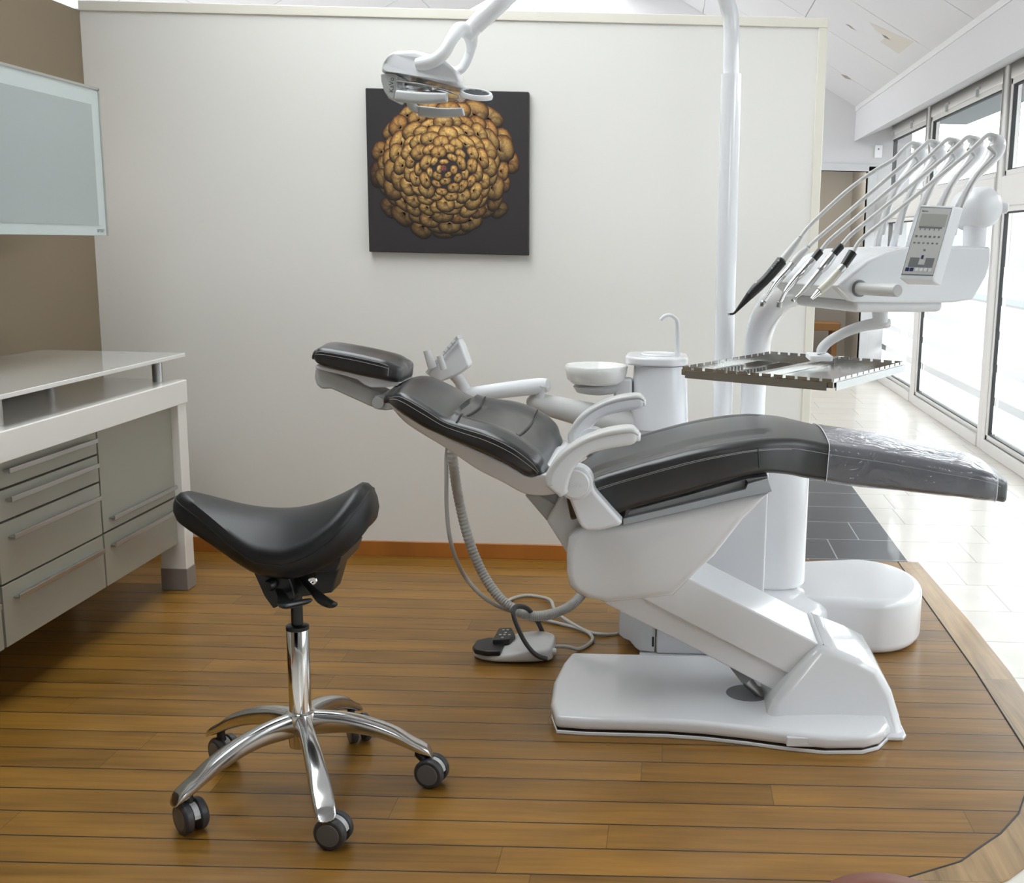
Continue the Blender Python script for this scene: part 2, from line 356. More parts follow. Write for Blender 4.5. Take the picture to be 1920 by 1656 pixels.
def loft(st, Cy, r, crown=None, n=6, mid=9, end=(.03, .03), wbk=1.0, esteps=4):
    """st rows: Tx,Ty,Bx,By(px),w. Returns geometry and the rings"""
    rows = []
    for s in st:
        w = s[4]; wb = w*(s[5] if len(s) > 5 else wbk)
        T = at(s[0], s[1], Y=Cy-w); B = at(s[2], s[3], Y=Cy-wb); rows.append((T.x, T.z, B.x, B.z, w, wb))
    rows = cat(rows, n); rs = []; N_ = len(rows)
    for i, q in enumerate(rows):
        t = i/(N_-1); cr = (lambda f, t=t: crown(f, t)) if crown else None
        rs.append(section((q[0], q[1]), (q[2], q[3]), Cy, q[4], q[5], r, mid, cr))
    def cen(R): 
        c = Vector((0, 0, 0))
        for p in R: c += p
        return c/len(R)
    def capr(R, Rn, depth):
        c = cen(R); ax = (c-cen(Rn)).normalized(); out = []
        for j in range(1, esteps+1):
            a = PI/2*j/esteps; s_ = 1-(1-math.cos(a))*.35 if j < esteps else .5
            rr = []
            for p in R:
                v = p-c; L_ = v.length; k = max(0, 1-depth*(1-math.cos(a))/max(L_, 1e-5)) if j < esteps else max(0, 1-depth*1.05/max(L_, 1e-5))
                rr.append(c+v*k+ax*depth*math.sin(a))
            out.append(rr)
        return out
    full = rs
    if end[0]: full = list(reversed(capr(rs[0], rs[1], end[0])))+full
    if end[1]: full = full+capr(rs[-1], rs[-2], end[1])
    return rings(full), rs
def cushion(name, st, Cy, r, M, parent, **k):
    g, rs = loft(st, Cy, r, **k); return obj(name, g, M, parent, smooth=True), rs
def text_geo(s, size, O, u, v, ext=.0006):
    """letters as mesh in the frame u (reading direction), v (up)"""
    c = bpy.data.curves.new('t', 'FONT'); c.body = s; c.size = size; c.extrude = ext; c.resolution_u = 3
    o = bpy.data.objects.new('t', c); me = bpy.data.meshes.new_from_object(o)
    u = Vector(u).normalized(); v = Vector(v).normalized(); n = u.cross(v)
    V = [Vector(O)+u*p.co.x+v*p.co.y+n*p.co.z for p in me.vertices]; Fc = [tuple(p.vertices) for p in me.polygons]
    bpy.data.objects.remove(o); bpy.data.curves.remove(c); bpy.data.meshes.remove(me); return V, Fc
def st(name, g, M, **k): return obj(name, g, M, kind=k.pop('kind', 'structure'), **k)

# ------------------------------------------------------------------ the room
YW = 4.513
XL = -2.305
# wooden platform: straight right edge, turning in a wide curve at the lower right
inner = [(1.0, 4.60), (1.0, 3.2)] + [(.985, 2.82), (.955, 2.66), (.896, 2.536), (.860, 2.46), (.789, 2.365), (.735, 2.313), (.665, 2.242), (.613, 2.215), (.527, 2.17), (.42, 2.13), (.28, 2.09), (.1, 2.06), (-.2, 2.04), (-.6, 2.03), (-3.0, 2.03)]
inner[-7:] = [(.527, 2.17), (.40, 2.135), (.25, 2.11), (.05, 2.09), (-.3, 2.07), (-.8, 2.06), (-3., 2.05)]
OFF = [(1.087, 4.60), (1.108, 3.85), (1.11, 3.37), (1.09, 2.86), (1.055, 2.66), (.985, 2.49), (.93, 2.39), (.85, 2.28), (.799, 2.225), (.752, 2.179), (.68, 2.13), (.60, 2.09), (.50, 2.05), (.30, 2.00), (.05, 1.965), (-.3, 1.95), (-.8, 1.94), (-3., 1.93)]
inn = [(1.0, 4.60), (1.0, 3.85), (1.0, 3.37), (.985, 2.82), (.955, 2.66), (.896, 2.536), (.860, 2.46), (.789, 2.365), (.735, 2.313), (.665, 2.242), (.613, 2.215), (.527, 2.17), (.40, 2.13), (.20, 2.09), (-.05, 2.06), (-.35, 2.05), (-.8, 2.05), (-3., 2.05)]
# floor of the surgery continues in wood towards the viewer left; the curved border only rounds the corner
far = [(-3.0, YW+.09), (1.0, 4.60)]
fl = st('floor', plan([(-3.0, 2.05)]+[(-3., 4.6)]+inn[:-1], -.03, 0.0), WOOD)
st('trim_1', ([(x, y, 0.0005) for x, y in inn]+[(x, y, .0005) for x, y in OFF]+[(x, y, -.03) for x, y in OFF],
   [(i, i+1, len(inn)+i+1, len(inn)+i) for i in range(len(inn)-1)]+[(len(inn)+i, len(inn)+i+1, 2*len(inn)+i+1, 2*len(inn)+i) for i in range(len(inn)-1)]), WOODB)
st('trim_2', tube([(x, y, .0005) for x, y in inn], .0024, 6), GASK)
st('floor', box(-3, 2.14, -3.2, 11.2, -.06, -.004), TILE)
st('floor', box(.3, 1.045, 4.602, 7.4, -.0045, -.0015), SLATE)
# partition, its cream edging, the taupe side wall
st('wall_back', box(XL-.02, .548, YW, YW+.1, 0, 2.155), WALL)
st('trim_3', box(.548, .584, YW-.006, YW+.106, 0, 2.182), TRIM, bevel=.004)
st('trim_4', box(XL, .584, YW-.008, YW+.108, 2.148, 2.185), TRIM, bevel=.003)
st('wall_left', box(XL-.1, XL, -3.2, YW+.1, 0, 2.148), TAUPE)
st('baseboard_back', box(XL, .546, YW-.014, YW, 0, .064), SKIRT, bevel=.002)
st('baseboard_left', box(XL, XL+.014, -3, YW-.014, 0, .064), SKIRT)
# the tall hall behind: right wall of windows, soffit, back wall, sloping ceiling
XR = 2.14
YB = 11.2
st('wall_right', join(box(XR, XR+.2, -3.2, YB+2.6, 2.49, 3.0), box(XR, XR+.2, 11.69, YB+.1, 0, 2.5), box(XR, XR+.2, -3.2, .83, 0, 2.5)), CEIL)  # solid stretch nearest the viewer is unseen, added to darken the foreground
# boxed soffit with a sloping underside above the windows
P_ = [(1.76, 2.66), (1.76, 2.335), (XR, 2.494), (XR, 2.66)]
st('trim_5', ([(x, -3.2, z) for x, z in P_]+[(x, YB, z) for x, z in P_], [(0, 1, 2, 3), (7, 6, 5, 4), (0, 4, 5, 1), (1, 5, 6, 2), (2, 6, 7, 3), (3, 7, 4, 0)]), CEIL)
st('trim_6', box(1.752, 1.765, -3.2, YB, 2.615, 2.66), WG)
st('wall_far', join(box(-5, 1.30, YB, YB+.1, -.05, 4.2), box(1.91, XR, YB, YB+.1, -.05, 2.7), box(1.30, 1.91, YB, YB+.1, 2.05, 3.6)), CEIL)
st('trim_7', join(box(1.91, 1.99, YB-.02, YB+.12, 0, 2.10), box(1.25, 1.99, YB-.02, YB+.12, 2.05, 2.12)), mat('grey_door_frame', srgb(190, 190, 192), .4), bevel=.004)
st('wall_far', join(box(.9, 2.6, YB+2.4, YB+2.5, 0, 2.6), box(2.14, 2.2, YB+.1, YB+2.4, 0, 2.6), box(1.2, 1.3, YB+.1, YB+2.4, 0, 2.6), box(1.2, 2.2, YB+.1, YB+2.4, 2.5, 2.6)), BEI)
st('floor', box(1.2, 2.2, YB, YB+2.4, -.05, -.004), TILE)
# sloping board ceiling with a glazed strip: slope .55 each side of the ridge at x=-.3
sl = .55
def zc(x): return 2.655+sl*(1.76-x) if x > -.3 else 2.655+sl*(1.76+.3)-sl*(-.3-x)
cx = [1.76, 1.0, .25, -.3, -.55, -1.8, -2.6, -4.2]
ys = [-3.2, -1.6, 1.2, 3.6, 4.7, 5.8, 6.9, 8.0, 9.1, 10.2, 11.2]
boards = []
for i in range(len(cx)-1):
    for j in range(len(ys)-1):
        gx = (cx[i] == -.55 and (1.2 <= ys[j] < 4.7 or ys[j] >= 9.1)) 
        if gx: continue
        x0, x1 = cx[i+1], cx[i]; a = .004
        v = [(x0+a, ys[j]+a, zc(x0)), (x1-a, ys[j]+a, zc(x1)), (x1-a, ys[j+1]-a, zc(x1)), (x0+a, ys[j+1]-a, zc(x0))]
        boards.append((v+[(p[0], p[1], p[2]+.04) for p in v], [(0, 1, 2, 3), (7, 6, 5, 4), (0, 4, 5, 1), (1, 5, 6, 2), (2, 6, 7, 3), (3, 7, 4, 0)]))
st('ceiling', join(*boards), CEIL)
st('trim_8', join(*[([(cx[i], ys[j]-.012, zc(cx[i])+.02), (cx[i+1], ys[j]-.012, zc(cx[i+1])+.02), (cx[i+1], ys[j]+.012, zc(cx[i+1])+.02), (cx[i], ys[j]+.012, zc(cx[i])+.02)], [(0, 1, 2, 3)]) for i in range(len(cx)-1) for j in range(1, len(ys)-1)]+
   [([(c, -3.2, zc(c)+.045), (c+.02, -3.2, zc(c)+.045), (c+.02, YB, zc(c)+.045), (c, YB, zc(c)+.045)], [(0, 1, 2, 3)]) for c in (1., .25)]), WG)
st('window_9', join(*[([(-1.8, ys[j]+.02, zc(-1.8)+.03), (-.55, ys[j]+.02, zc(-.55)+.03), (-.55, ys[j+1]-.02, zc(-.55)+.03), (-1.8, ys[j+1]-.02, zc(-1.8)+.03)], [(0, 1, 2, 3)]) for j in (2, 3, 8, 9)]), GLASS)
st('wall_left', box(-4.3, -4.2, -3.2, YB, 0, 2.7), CEIL)
st('ceiling', box(-4.3, XL-.02, -3.2, YW+.1, 2.10, 2.15), CEIL)
STAIN = mat('damp_stain', srgb(192, 187, 177), .8); MARK = mat('rust_mark', srgb(140, 132, 124), .8)
cpn_ = Vector((sl, 0, 1)).normalized(); cP = Vector((1.76, 0, 2.655-.0015))
def roofpoly(pts, n): 
    return [onplane(x, y, cP, cpn_) for x, y in pts], [tuple(range(len(pts)))]
st('trim_10', roofpoly([(1630, 42), (1665, 58), (1700, 72), (1748, 90), (1725, 112), (1712, 115), (1680, 98), (1650, 78), (1662, 70), (1640, 55)], 0), STAIN)
st('trim_11', join(roofpoly([(1653, 64), (1662, 68), (1670, 75), (1660, 72)], 0), roofpoly([(1576, 139), (1588, 142), (1597, 150), (1585, 147)], 0), roofpoly([(1585, 45), (1592, 47), (1606, 58), (1596, 53)], 0)), MARK)
# dirty patches and small fittings on the ceiling and fascia
bk = empty('wall_switch', (1.985, YB-.0, 2.18), 'small white switch box high on the far wall beside the windows', 'switch')
obj('switch_plate', box(1.96, 2.03, YB-.03, YB-.0005, 2.18, 2.30), W2, bk, bevel=.004)
obj('switch_button', box(1.985, 2.0, YB-.036, YB-.03, 2.255, 2.27), G2, bk)
# front of the room behind the viewer: unseen wall, opening narrowed to cut light
st('wall_front', join(box(-2.4, 1.0, -3.3, -3.2, 0, 2.5), box(-2.4, 2.3, -3.3, -3.2, 0, 1.5), box(-2.4, 2.3, -3.3, -3.2, 2.45, 4.4), box(-2.4, -2.1, -3.3, -3.2, 0, 2.5), box(1.9, 2.3, -3.3, -3.2, 0, 2.5), box(-.2, .0, -3.3, -3.2, 0, 2.5)), CEIL)

# windows along the right wall, one object each
posts = [11.69, 9.63, 7.43, 5.23, 3.03, .83]
for wi in range(len(posts)-1):
    y1, y0 = posts[wi], posts[wi+1]; d = .085
    nm = f'window_{wi+1}'
    t = bpy.data.objects.new(nm, None); COL.objects.link(t); t.location = (XR, (y0+y1)/2, 0); t['kind'] = 'structure'; ORG[t.name] = Vector((XR, (y0+y1)/2, 0))
    a0, a1 = y0+(d if wi < len(posts)-2 else .0), y1-(d if wi > 0 else .03)
    obj('window_frame', join(box(XR-.02, XR+.06, y0-.0, a0, -.004, 2.49), box(XR-.02, XR+.06, a1, y1, -.004, 2.49), box(XR-.03, XR+.06, a0, a1, -.004, .075), box(XR-.02, XR+.06, a0, a1, 2.39, 2.49), box(XR-.03, XR+.06, a0, a1, 1.60, 1.79)), PVC, t, bevel=.006)
    obj('window_sash', join(*[q for (z0, z1) in ((.075, 1.60), (1.79, 2.39)) for q in (box(XR-.012, XR+.03, a0, a0+.035, z0, z1), box(XR-.012, XR+.03, a1-.035, a1, z0, z1), box(XR-.012, XR+.03, a0, a1, z0, z0+.035), box(XR-.012, XR+.03, a0, a1, z1-.035, z1))]), PVC, t, bevel=.004)
    b0, b1 = a0+.035, a1-.035
    obj('gasket', join(*[q for (z0, z1) in ((.11, 1.565), (1.825, 2.355)) for q in (box(XR-.004, XR+.02, b0, b0+.006, z0, z1), box(XR-.004, XR+.02, b1-.01, b1, z0, z1), box(XR-.004, XR+.02, b0, b1, z0, z0+.006), box(XR-.004, XR+.02, b0, b1, z1-.010, z1))]), GASK, t)
    for z0, z1 in ((.11, 1.565), (1.825, 2.355)):
        obj('pane', ([(XR+.01, b0, z0), (XR+.01, b1, z0), (XR+.01, b1, z1), (XR+.01, b0, z1)], [(0, 1, 2, 3)]), GLASS, t)
    # frosted bands with clear slots between
    fb = []; zb = [(.13, .31), (.365, .53), (.582, .745), (.80, .965), (1.02, 1.215)]
    for z0, z1 in zb: fb.append(([(XR+.014, b0+.07, z0), (XR+.014, b1-.02, z0), (XR+.014, b1-.02, z1), (XR+.014, b0+.07, z1)], [(0, 1, 2, 3)]))
    obj('frosted_bands', join(*fb), FROST, t)
    for z in ((2.42,) if wi < 4 else ()):
        for f in (.3, .7):
            yy = y0+(y1-y0)*f
            obj('latch', join(box(XR-.035, XR-.02, yy-.05, yy+.05, z, z+.015), box(XR-.04, XR-.02, yy-.008, yy+.008, z-.05, z)), G1, t)
# outside
st('floor', box(XR+.2, 40, -20, 60, -.2, -.1), OUTG)
st('wall_right', box(9, 9.3, -8, 60, -.1, 2.9), OUTW)
st('trim_9', box(XR+.2, XR+.95, -4, YB+1, 2.62, 2.72), OUTW)

# back room seen through the doorway
bn = empty('wooden_bench', (1.72, YB+1.9, 0), 'low wooden bench with oak seat in the beige room beyond the doorway', 'bench')
obj('bench_seat', box(1.45, 1.98, YB+1.7, YB+2.1, .36, .45), OAK, bn, bevel=.01)
for x in (1.5, 1.92): obj('bench_leg', box(x-.03, x+.03, YB+1.75, YB+2.05, -.004, .36), OAK, bn)
cu = obj('seat_cushion', box(1.46, 1.62, YB+1.74, YB+2.06, .45, .60), mat('blue_grey_cloth', srgb(120, 130, 150), .8), None, bevel=.05, bseg=5)
tag(cu, 'blue grey cushion standing on the bench beyond the doorway', 'cushion')
pf = empty('picture_frame', (1.56, YB+2.38, 1.40), 'small brown framed picture on the beige wall beyond the doorway', 'picture')
obj('frame_moulding', join(box(1.44, 1.68, YB+2.37, YB+2.395, 1.56, 1.59), box(1.44, 1.68, YB+2.37, YB+2.395, 1.36, 1.38), box(1.44, 1.465, YB+2.37, YB+2.395, 1.36, 1.59), box(1.66, 1.68, YB+2.37, YB+2.395, 1.36, 1.59)), OAK, pf)
obj('picture_sheet', box(1.465, 1.66, YB+2.38, YB+2.39, 1.38, 1.56), WG, pf)

# ------------------------------------------------------------------ canvas with the pine cone print
y0 = YW-.032
can = empty('canvas_picture', (-.885, YW, 1.26), 'square unframed canvas print of a golden pine cone on black, hung on the white partition', 'picture')
a_, b_ = at(692, 472, Y=y0), at(992, 173, Y=y0)
cx0, cx1, cz0, cz1 = at(692, 472, Y=y0).x, at(991, 300, Y=y0).x, at(692, 472, Y=y0).z, at(689, 165, Y=y0).z
obj('canvas', box(cx0, cx1, y0, YW-.0005, cz0, cz1), CANV, can, bevel=.003)
def cone_print():
    V, Fc, Cc = [], [], []
    c = at(832, 316, Y=y0); SX = cx1-cx0; R0 = SX*.43
    N = 135; items = []
    for k in range(N, 0, -1):
        f = (k/N)**.58; r = R0*f; th = k*2.39996+.6
        items.append((r, th, f))
    for layer, (r, th, f) in enumerate(items):
        ox = math.cos(th); oz = math.sin(th)
        jit = 1+random.uniform(-.06, .06)
        X = c.x+ox*r*jit*1.0; Z = c.z-.006+oz*r*jit*(.90 if oz < 0 else 1.02)
        if f > .9 and random.random() < .22: continue
        sz = SX*(.022+.042*f**.8)*random.uniform(.85, 1.28)
        asp = .62+.3*random.random(); oz2 = random.uniform(-.25, .25); yy = y0-.0003-.000002*layer
        lit = max(.12, 1-.75*max(0, f-.55)/.45*(1.05 if oz < 0 else .45))*(1+.12*oz)*random.uniform(.85, 1.12)
        if X < c.x-SX*.36: lit *= .8
        n = 14
        er = Vector((ox*math.cos(oz2)-oz*math.sin(oz2), 0, oz*math.cos(oz2)+ox*math.sin(oz2))); et = Vector((-er.z, 0, er.x))
        def ring(s, off):
            out = []
            for j in range(n):
                a = 2*PI*j/n; ca, sa = math.cos(a), math.sin(a)
                rad = sz*s*(1-.28*max(0, -ca)**1.5+.10*abs(math.sin(2*a)))
                p = Vector((X, 0, Z))+er*(ca*rad*asp+off)+et*(sa*rad)
                out.append((p.x, yy, p.z))
            return out
        tn = random.random(); tint = (1-.10*tn, 1-.28*tn, 1-.35*tn) if f > .75 else (1-.05*tn, 1-.12*tn, 1-.15*tn)
        cols = [srgb(22, 16, 15), tuple(x*lit for x in srgb(104, 68, 32)), tuple(x*lit for x in srgb(176, 138, 74)), tuple(x*lit for x in srgb(196, 162, 98)), tuple(x*lit for x in srgb(112, 66, 40))]
        base = len(V)
        rr = [ring(1.12, 0), ring(1.0, 0), ring(.72, sz*.04), ring(.36, sz*.08), ring(.12, -sz*.18)]
        for i, R in enumerate(rr):
            for j, p in enumerate(R):
                V.append(p); a = 2*PI*j/n
                up = (er*math.cos(a)+et*math.sin(a)).z
                sh = 1+.62*up if i in (1, 2) else (1+.25*up)
                ci = cols[i] if i != 1 else tuple(x*(1.15 if up > 0 else .45) for x in cols[1])
                cr = .55 if (i in (2, 3) and (j*5+layer) % 4 == 0) else 1
                Cc.append(tuple(min(1, x*max(.22, sh)*cr*y_) for x, y_ in zip(ci, tint)))
        for i in range(4):
            for j in range(n): Fc.append((base+i*n+j, base+i*n+(j+1) % n, base+(i+1)*n+(j+1) % n, base+(i+1)*n+j))
        Fc.append(tuple(base+4*n+j for j in range(n)))
    # rosy heart
    for k in range(9):
        a = 2*PI*k/9; rr = .006 if k else 0
        base = len(V); X = c.x+math.cos(a)*rr; Z = c.z+math.sin(a)*rr
        for j in range(8): V.append((X+.0065*math.cos(j*PI/4), y0-.001-.00002*k, Z+.0065*math.sin(j*PI/4))); Cc.append(srgb(150-10*(k % 3), 78, 66) if j < 5 else srgb(84, 36, 34))
        Fc.append(tuple(range(base, base+8)))
    me = bpy.data.meshes.new('printed_pine_cone'); org = ORG[can.name]
    me.from_pydata([tuple(Vector(v)-org) for v in V], [], Fc); me.update()
    ca = me.color_attributes.new('Col', 'FLOAT_COLOR', 'POINT')
    for i, q in enumerate(Cc): ca.data[i].color = (*q, 1)
    me.materials.append(PRINT); o = bpy.data.objects.new('printed_pine_cone', me); COL.objects.link(o); o.parent = can
cone_print()

# ------------------------------------------------------------------ sideboard cabinet on the left
sb = empty('drawer_cabinet', (-2.05, 3.0, 0), 'long white framed cabinet with grey drawers standing along the taupe wall', 'cabinet')
obj('top_slab', box(XL+.002, -1.765, 1.8, 4.055, .70, .785), WLAC, sb, bevel=.004)
obj('carcass', box(XL+.002, -1.83, 1.85, 3.995, .178, .70), DRAW, sb)
for y in (1.86, 4.0):
    lg = obj('leg', box(-1.868, -1.772, y-.045+.03, y+.045+.01, .06, .70), WLAC, sb, bevel=.004)
    obj('foot_cap', box(-1.87, -1.77, y-.047+.03, y+.047+.01, 0, .085), FOOT, lg, bevel=.004)
    lg = obj('leg', box(-2.29, -2.20, y-.045+.03, y+.045+.01, .06, .70), WLAC, sb, bevel=.004)
    obj('foot_cap', box(-2.292, -2.198, y-.047+.03, y+.047+.01, 0, .085), FOOT, lg, bevel=.004)
def zz(px, py): return at(px, py, X=-1.80).z
zs = [.697, zz(181, 853), zz(184, 905), zz(190, 1004), .178]
g = .003
def handle(par, yA, yB, z, n='handle'):
    obj(n, join(box(-1.802, -1.782, yA, yB, z, z+.004), box(-1.786, -1.780, yA, yB, z-.004, z+.010)), BRS, par, bevel=.001)
for (yA, yB) in ((2.905, 3.456), (2.35, 2.90), (1.87, 2.345)):
    for i in range(4):
        hz = zs[i]-.032 if i < 2 else zs[i]-.048
        dr = obj('drawer', box(-1.83, -1.80, yA+g, yB-g, zs[i+1]+g, zs[i]-g), DRAW, sb, bevel=.0015)
        handle(dr, yA+.05, yB-.03, hz)
zmid = zz(191, 1003)
dr = obj('door', box(-1.83, -1.80, 3.459+g, 3.985, zmid+g, .697-g), DRAW, sb, bevel=.0015); handle(dr, 3.50, 3.965, zmid+.040)
dr = obj('drawer', box(-1.83, -1.80, 3.459+g, 3.985, .178+g, zmid-g), DRAW, sb, bevel=.0015); handle(dr, 3.50, 3.965, zmid-.05)
wt = empty('glass_worktop', (-2.03, 3.0, .785), 'thin white glass worktop raised on steel posts above the grey drawer cabinet', 'worktop')
obj('glass_top', box(XL+.002, -1.775, 1.8, 4.075, .866, .880), GLW, wt, bevel=.002)
for y in (3.975, 3.0, 2.0):
    obj('post', cyl((-1.835, y, .785), (-1.835, y, .866), .018), BRS, wt, smooth=False)
    obj('post', cyl((-2.2, y-.05, .785), (-2.2, y-.05, .866), .018), BRS, wt)
# upper wall cabinet
uc = empty('wall_cabinet', (-2.12, 3.3, 1.298), 'white wall cabinet with a frosted glass door above the worktop', 'cabinet')
zt0, zt1 = 1.298, 1.785
obj('cabinet_body', box(XL+.001, -1.975, 2.2, 3.885, zt0+.005, zt1-.004), WLAC, uc, bevel=.003)
dd = obj('glass_door', box(-1.972, -1.950, 2.21, 3.905, zt0, zt1), ACRB, uc, bevel=.002)
obj('frosted_pane', box(-1.951, -1.9485, 2.3, 3.905-.052, zt0+.035, zt1-.055), ACRY, dd)
obj('edge_profile', join(box(-1.975, -1.947, 2.2, 3.910, zt1-.004, zt1+.004), box(-1.975, -1.947, 3.902, 3.910, zt0, zt1)), BRS, dd)
obj('badge', join(box(-1.9490, -1.9480, 3.840, 3.885, zt0+.018, zt0+.021), box(-1.9490, -1.9480, 3.842, 3.850, zt0+.012, zt0+.016), box(-1.9490, -1.9480, 3.864, 3.880, zt0+.012, zt0+.015)), G2, dd)

# ------------------------------------------------------------------ saddle stool
SC = Vector((-.855, 2.49, 0))
so = empty('saddle_stool', SC, 'black saddle stool with chrome column and five-star castor base', 'stool')
def saddle():
    ph = math.radians(3); e1 = Vector((math.cos(ph), math.sin(ph), 0)); e2 = Vector((-math.sin(ph), math.cos(ph), 0))
    c0 = SC+Vector((-.045, .01, 0))
    def pt(a, rr):
        ca, sa = math.cos(a), math.sin(a); ex = .62 if ca > 0 else .85
        p = abs(ca)**(.60 if ca > 0 else 1.0)*(1 if ca > 0 else -1); q = abs(sa)**ex*(1 if sa > 0 else -1)
        P = p*rr*(.222 if p < 0 else .214)
        t = max(0, min(1, (P/.22+.95)/1.2)); b = .075+.105*t*t*(3-2*t)
        return P, q*rr*b
    def hz(P, Q): return .690+((1.05 if P < 0 else 1.75)*P*P)-2.25*Q*Q
    def nrm(P, Q):
        return (e1*(-.35*2*(1.05 if P < 0 else 1.75)*P)+e2*(4.5*Q)*.8+Vector((0, 0, 1))).normalized()
    rs = []
    na = 56; nr = 12
    V = []; Fc = []
    prof = []
    for i in range(nr+1): prof.append((math.sin(i/nr*PI/2)**1.0*.93+.0, 0.0))
    prof = [(i/nr*.9, 0) for i in range(nr+1)]+[(.95, -.007), (.985, -.019), (1.0, -.036), (.995, -.053), (.96, -.068), (.90, -.074)]+[(.7, -.074), (.4, -.074), (0.0, -.074)]
    for (r_, dz) in prof:
        R = []
        for k in range(na):
            P, Q = pt(2*PI*k/na, max(r_, 1e-4)); p = c0+e1*P+e2*Q
            R.append(Vector((p.x, p.y, hz(P, Q)))+nrm(P, Q)*dz*(1.0+.35*max(0, P/.218)))
        rs.append(R)
    return rings(rs), rs
g, srs = saddle()
seat = obj('seat', g, VIN, so, smooth=True)
seam = [p+Vector((0, 0, -.001)) for p in srs[14]]
obj('seam', tube(seam, .0018, 6, closed=True), BLM, seat, smooth=True)
# tilt mechanism: two side plates, levers, rod
def sp(px, py, Y): return at(px, py, Y=Y)
br = obj('seat_bracket', join(prism([(470, 1062), (540, 1075), (553, 1120), (512, 1142), (495, 1118)], 2.40, 2.425), prism([(530, 1070), (640, 1050), (630, 1085), (622, 1112), (560, 1120), (545, 1118)], 2.46, 2.53), prism([(455, 1050), (640, 1045), (630, 1072), (480, 1080)], 2.42, 2.60)), BLK, so, bevel=.003)
obj('bolt', lathe([(.0, -.006), (.011, -.006), (.011, 0), (.009, .003), (.005, .003), (.005, -.002), (0, -.002)], at(586, 1089, Y=2.455), (0, -1, 0), 20), CHR, br)
obj('tilt_lever', tube([at(560, 1078, Y=2.44), at(585, 1105, Y=2.40), at(605, 1125, Y=2.37), at(622, 1134, Y=2.35), at(628, 1132, Y=2.34)], [.006, .008, .012, .011, .005], 12, 5, flat=(.7, 1.2)), BLM, so, smooth=True)
obj('height_lever', tube([at(518, 1095, Y=2.42), at(530, 1118, Y=2.38), at(536, 1134, Y=2.33), at(555, 1132, Y=2.33), at(578, 1127, Y=2.34), at(583, 1126, Y=2.34)], [.006, .009, .014, .013, .010, .004], 12, 5, flat=(.55, 1.25)), BLM, so, smooth=True)
obj('tension_knob', lathe([(0, 0), (.012, 0), (.014, .012), (.010, .02), (0, .02)], at(512, 1095, Y=2.40), (-.3, -1, 0), 20), BLM, so, smooth=True)
obj('gas_rod', cyl(SC+Vector((0, 0, .39)), SC+Vector((0, 0, .60)), .0135), BLK, so, smooth=True)
co = obj('column', lathe([(0, .19), (.0255, .19), (.0255, .408), (.024, .412), (0, .412)], SC, n=48), CHR, so, smooth=True, bevel=.0)
obj('column_collar', lathe([(0, .408), (.0262, .408), (.0262, .417), (.020, .420), (0, .420)], SC, n=48), BLK, co, smooth=True)
obj('hub', lathe([(0, .118), (.028, .118), (.031, .15), (.036, .19), (.034, .203), (.027, .207), (0, .207)], SC, n=48), ALU, so, smooth=True)
for k in range(5):
    th = math.radians(9.5+72*k); d = Vector((math.cos(th), math.sin(th), 0)); s = Vector((-d.y, d.x, 0)); up = Vector((0, 0, 1))
    rs = []
    for (rad, zt, h, w) in [(.015, .205, .06, .020), (.05, .203, .058, .019), (.10, .196, .050, .019), (.16, .179, .044, .021), (.22, .152, .040, .023), (.265, .124, .038, .024), (.288, .110, .034, .0235), (.302, .100, .030, .0205)]:
        c = SC+d*rad+up*zt; R = []
        for j in range(16):
            a = 2*PI*j/16; ca, sa = math.cos(a), math.sin(a)
            R.append(c+s*(w*abs(ca)**.6*(1 if ca > 0 else -1))+up*(-h/2+h/2*abs(sa)**.75*(1 if sa > 0 else -1))+d*(.008*(-sa) if rad > .25 else 0))
        rs.append([Vector(q) for q in cat([tuple(p) for p in R], 1, True)])
    cols = [[rs[i][j] for i in range(len(rs))] for j in range(16)]
    sm = [cat([tuple(p) for p in c_], 4) for c_ in cols]; rr = [[sm[j][i] for j in range(16)] for i in range(len(sm[0]))]
    leg = obj('leg', rings(rr), ALU, so, smooth=True, sub=1)
    cp = SC+d*.272; cs = obj('caster', tube([cp+up*.108, cp+up*.080, cp+up*.062+Vector(((.032, .018, .004, .004, .020)[k], 0, 0))*.6], [.009, .010, .012], 16), BLM, so, smooth=True)
    ay = math.radians([62, 20, -75, 32, 38][k]) if 0 else math.radians([78, 30, 50, 49, 80][k])
    wx = Vector((math.cos(ay), math.sin(ay), 0))  # wheel axle direction
    wc = cp+Vector(((.032, .0, 0), (.018, .006, 0), (.004, .008, 0), (.004, 0, 0), (.020, .0, 0))[k])
    R_w = .037
    for sgn in (-1, 1):
        wh = obj('wheel', lathe([(0, .007), (R_w-.004, .007), (R_w, .010), (R_w, .022), (R_w-.004, .027), (R_w-.010, .0275), (0, .0275)], wc+up*R_w, wx*sgn, 36), DKG, cs, smooth=False, bevel=.0015)
        obj('wheel_cap', lathe([(0, .0276), (R_w-.011, .0276), (R_w-.012, .0285), (0, .0288)], wc+up*R_w, wx*sgn, 36), WHL, wh)
    # hood between the wheels
    ha = []
    hd = Vector((-wx.y, wx.x, 0))
    for j in range(15):
        a = math.radians(-25+200*j/14); ha.append([wc+up*R_w+(hd*math.cos(a)+up*math.sin(a))*(R_w-.003)*f+wx*x_ for f, x_ in ((1, -.0065), (1, .0065), (.75, .0065), (.75, -.0065))])
    obj('hood', rings(ha), G1, cs)

# ------------------------------------------------------------------ dental chair
C0 = 3.06
dc = empty('dental_chair', (.2, C0, 0), 'reclined dental chair with black leather upholstery on a white lifting base', 'dental chair')
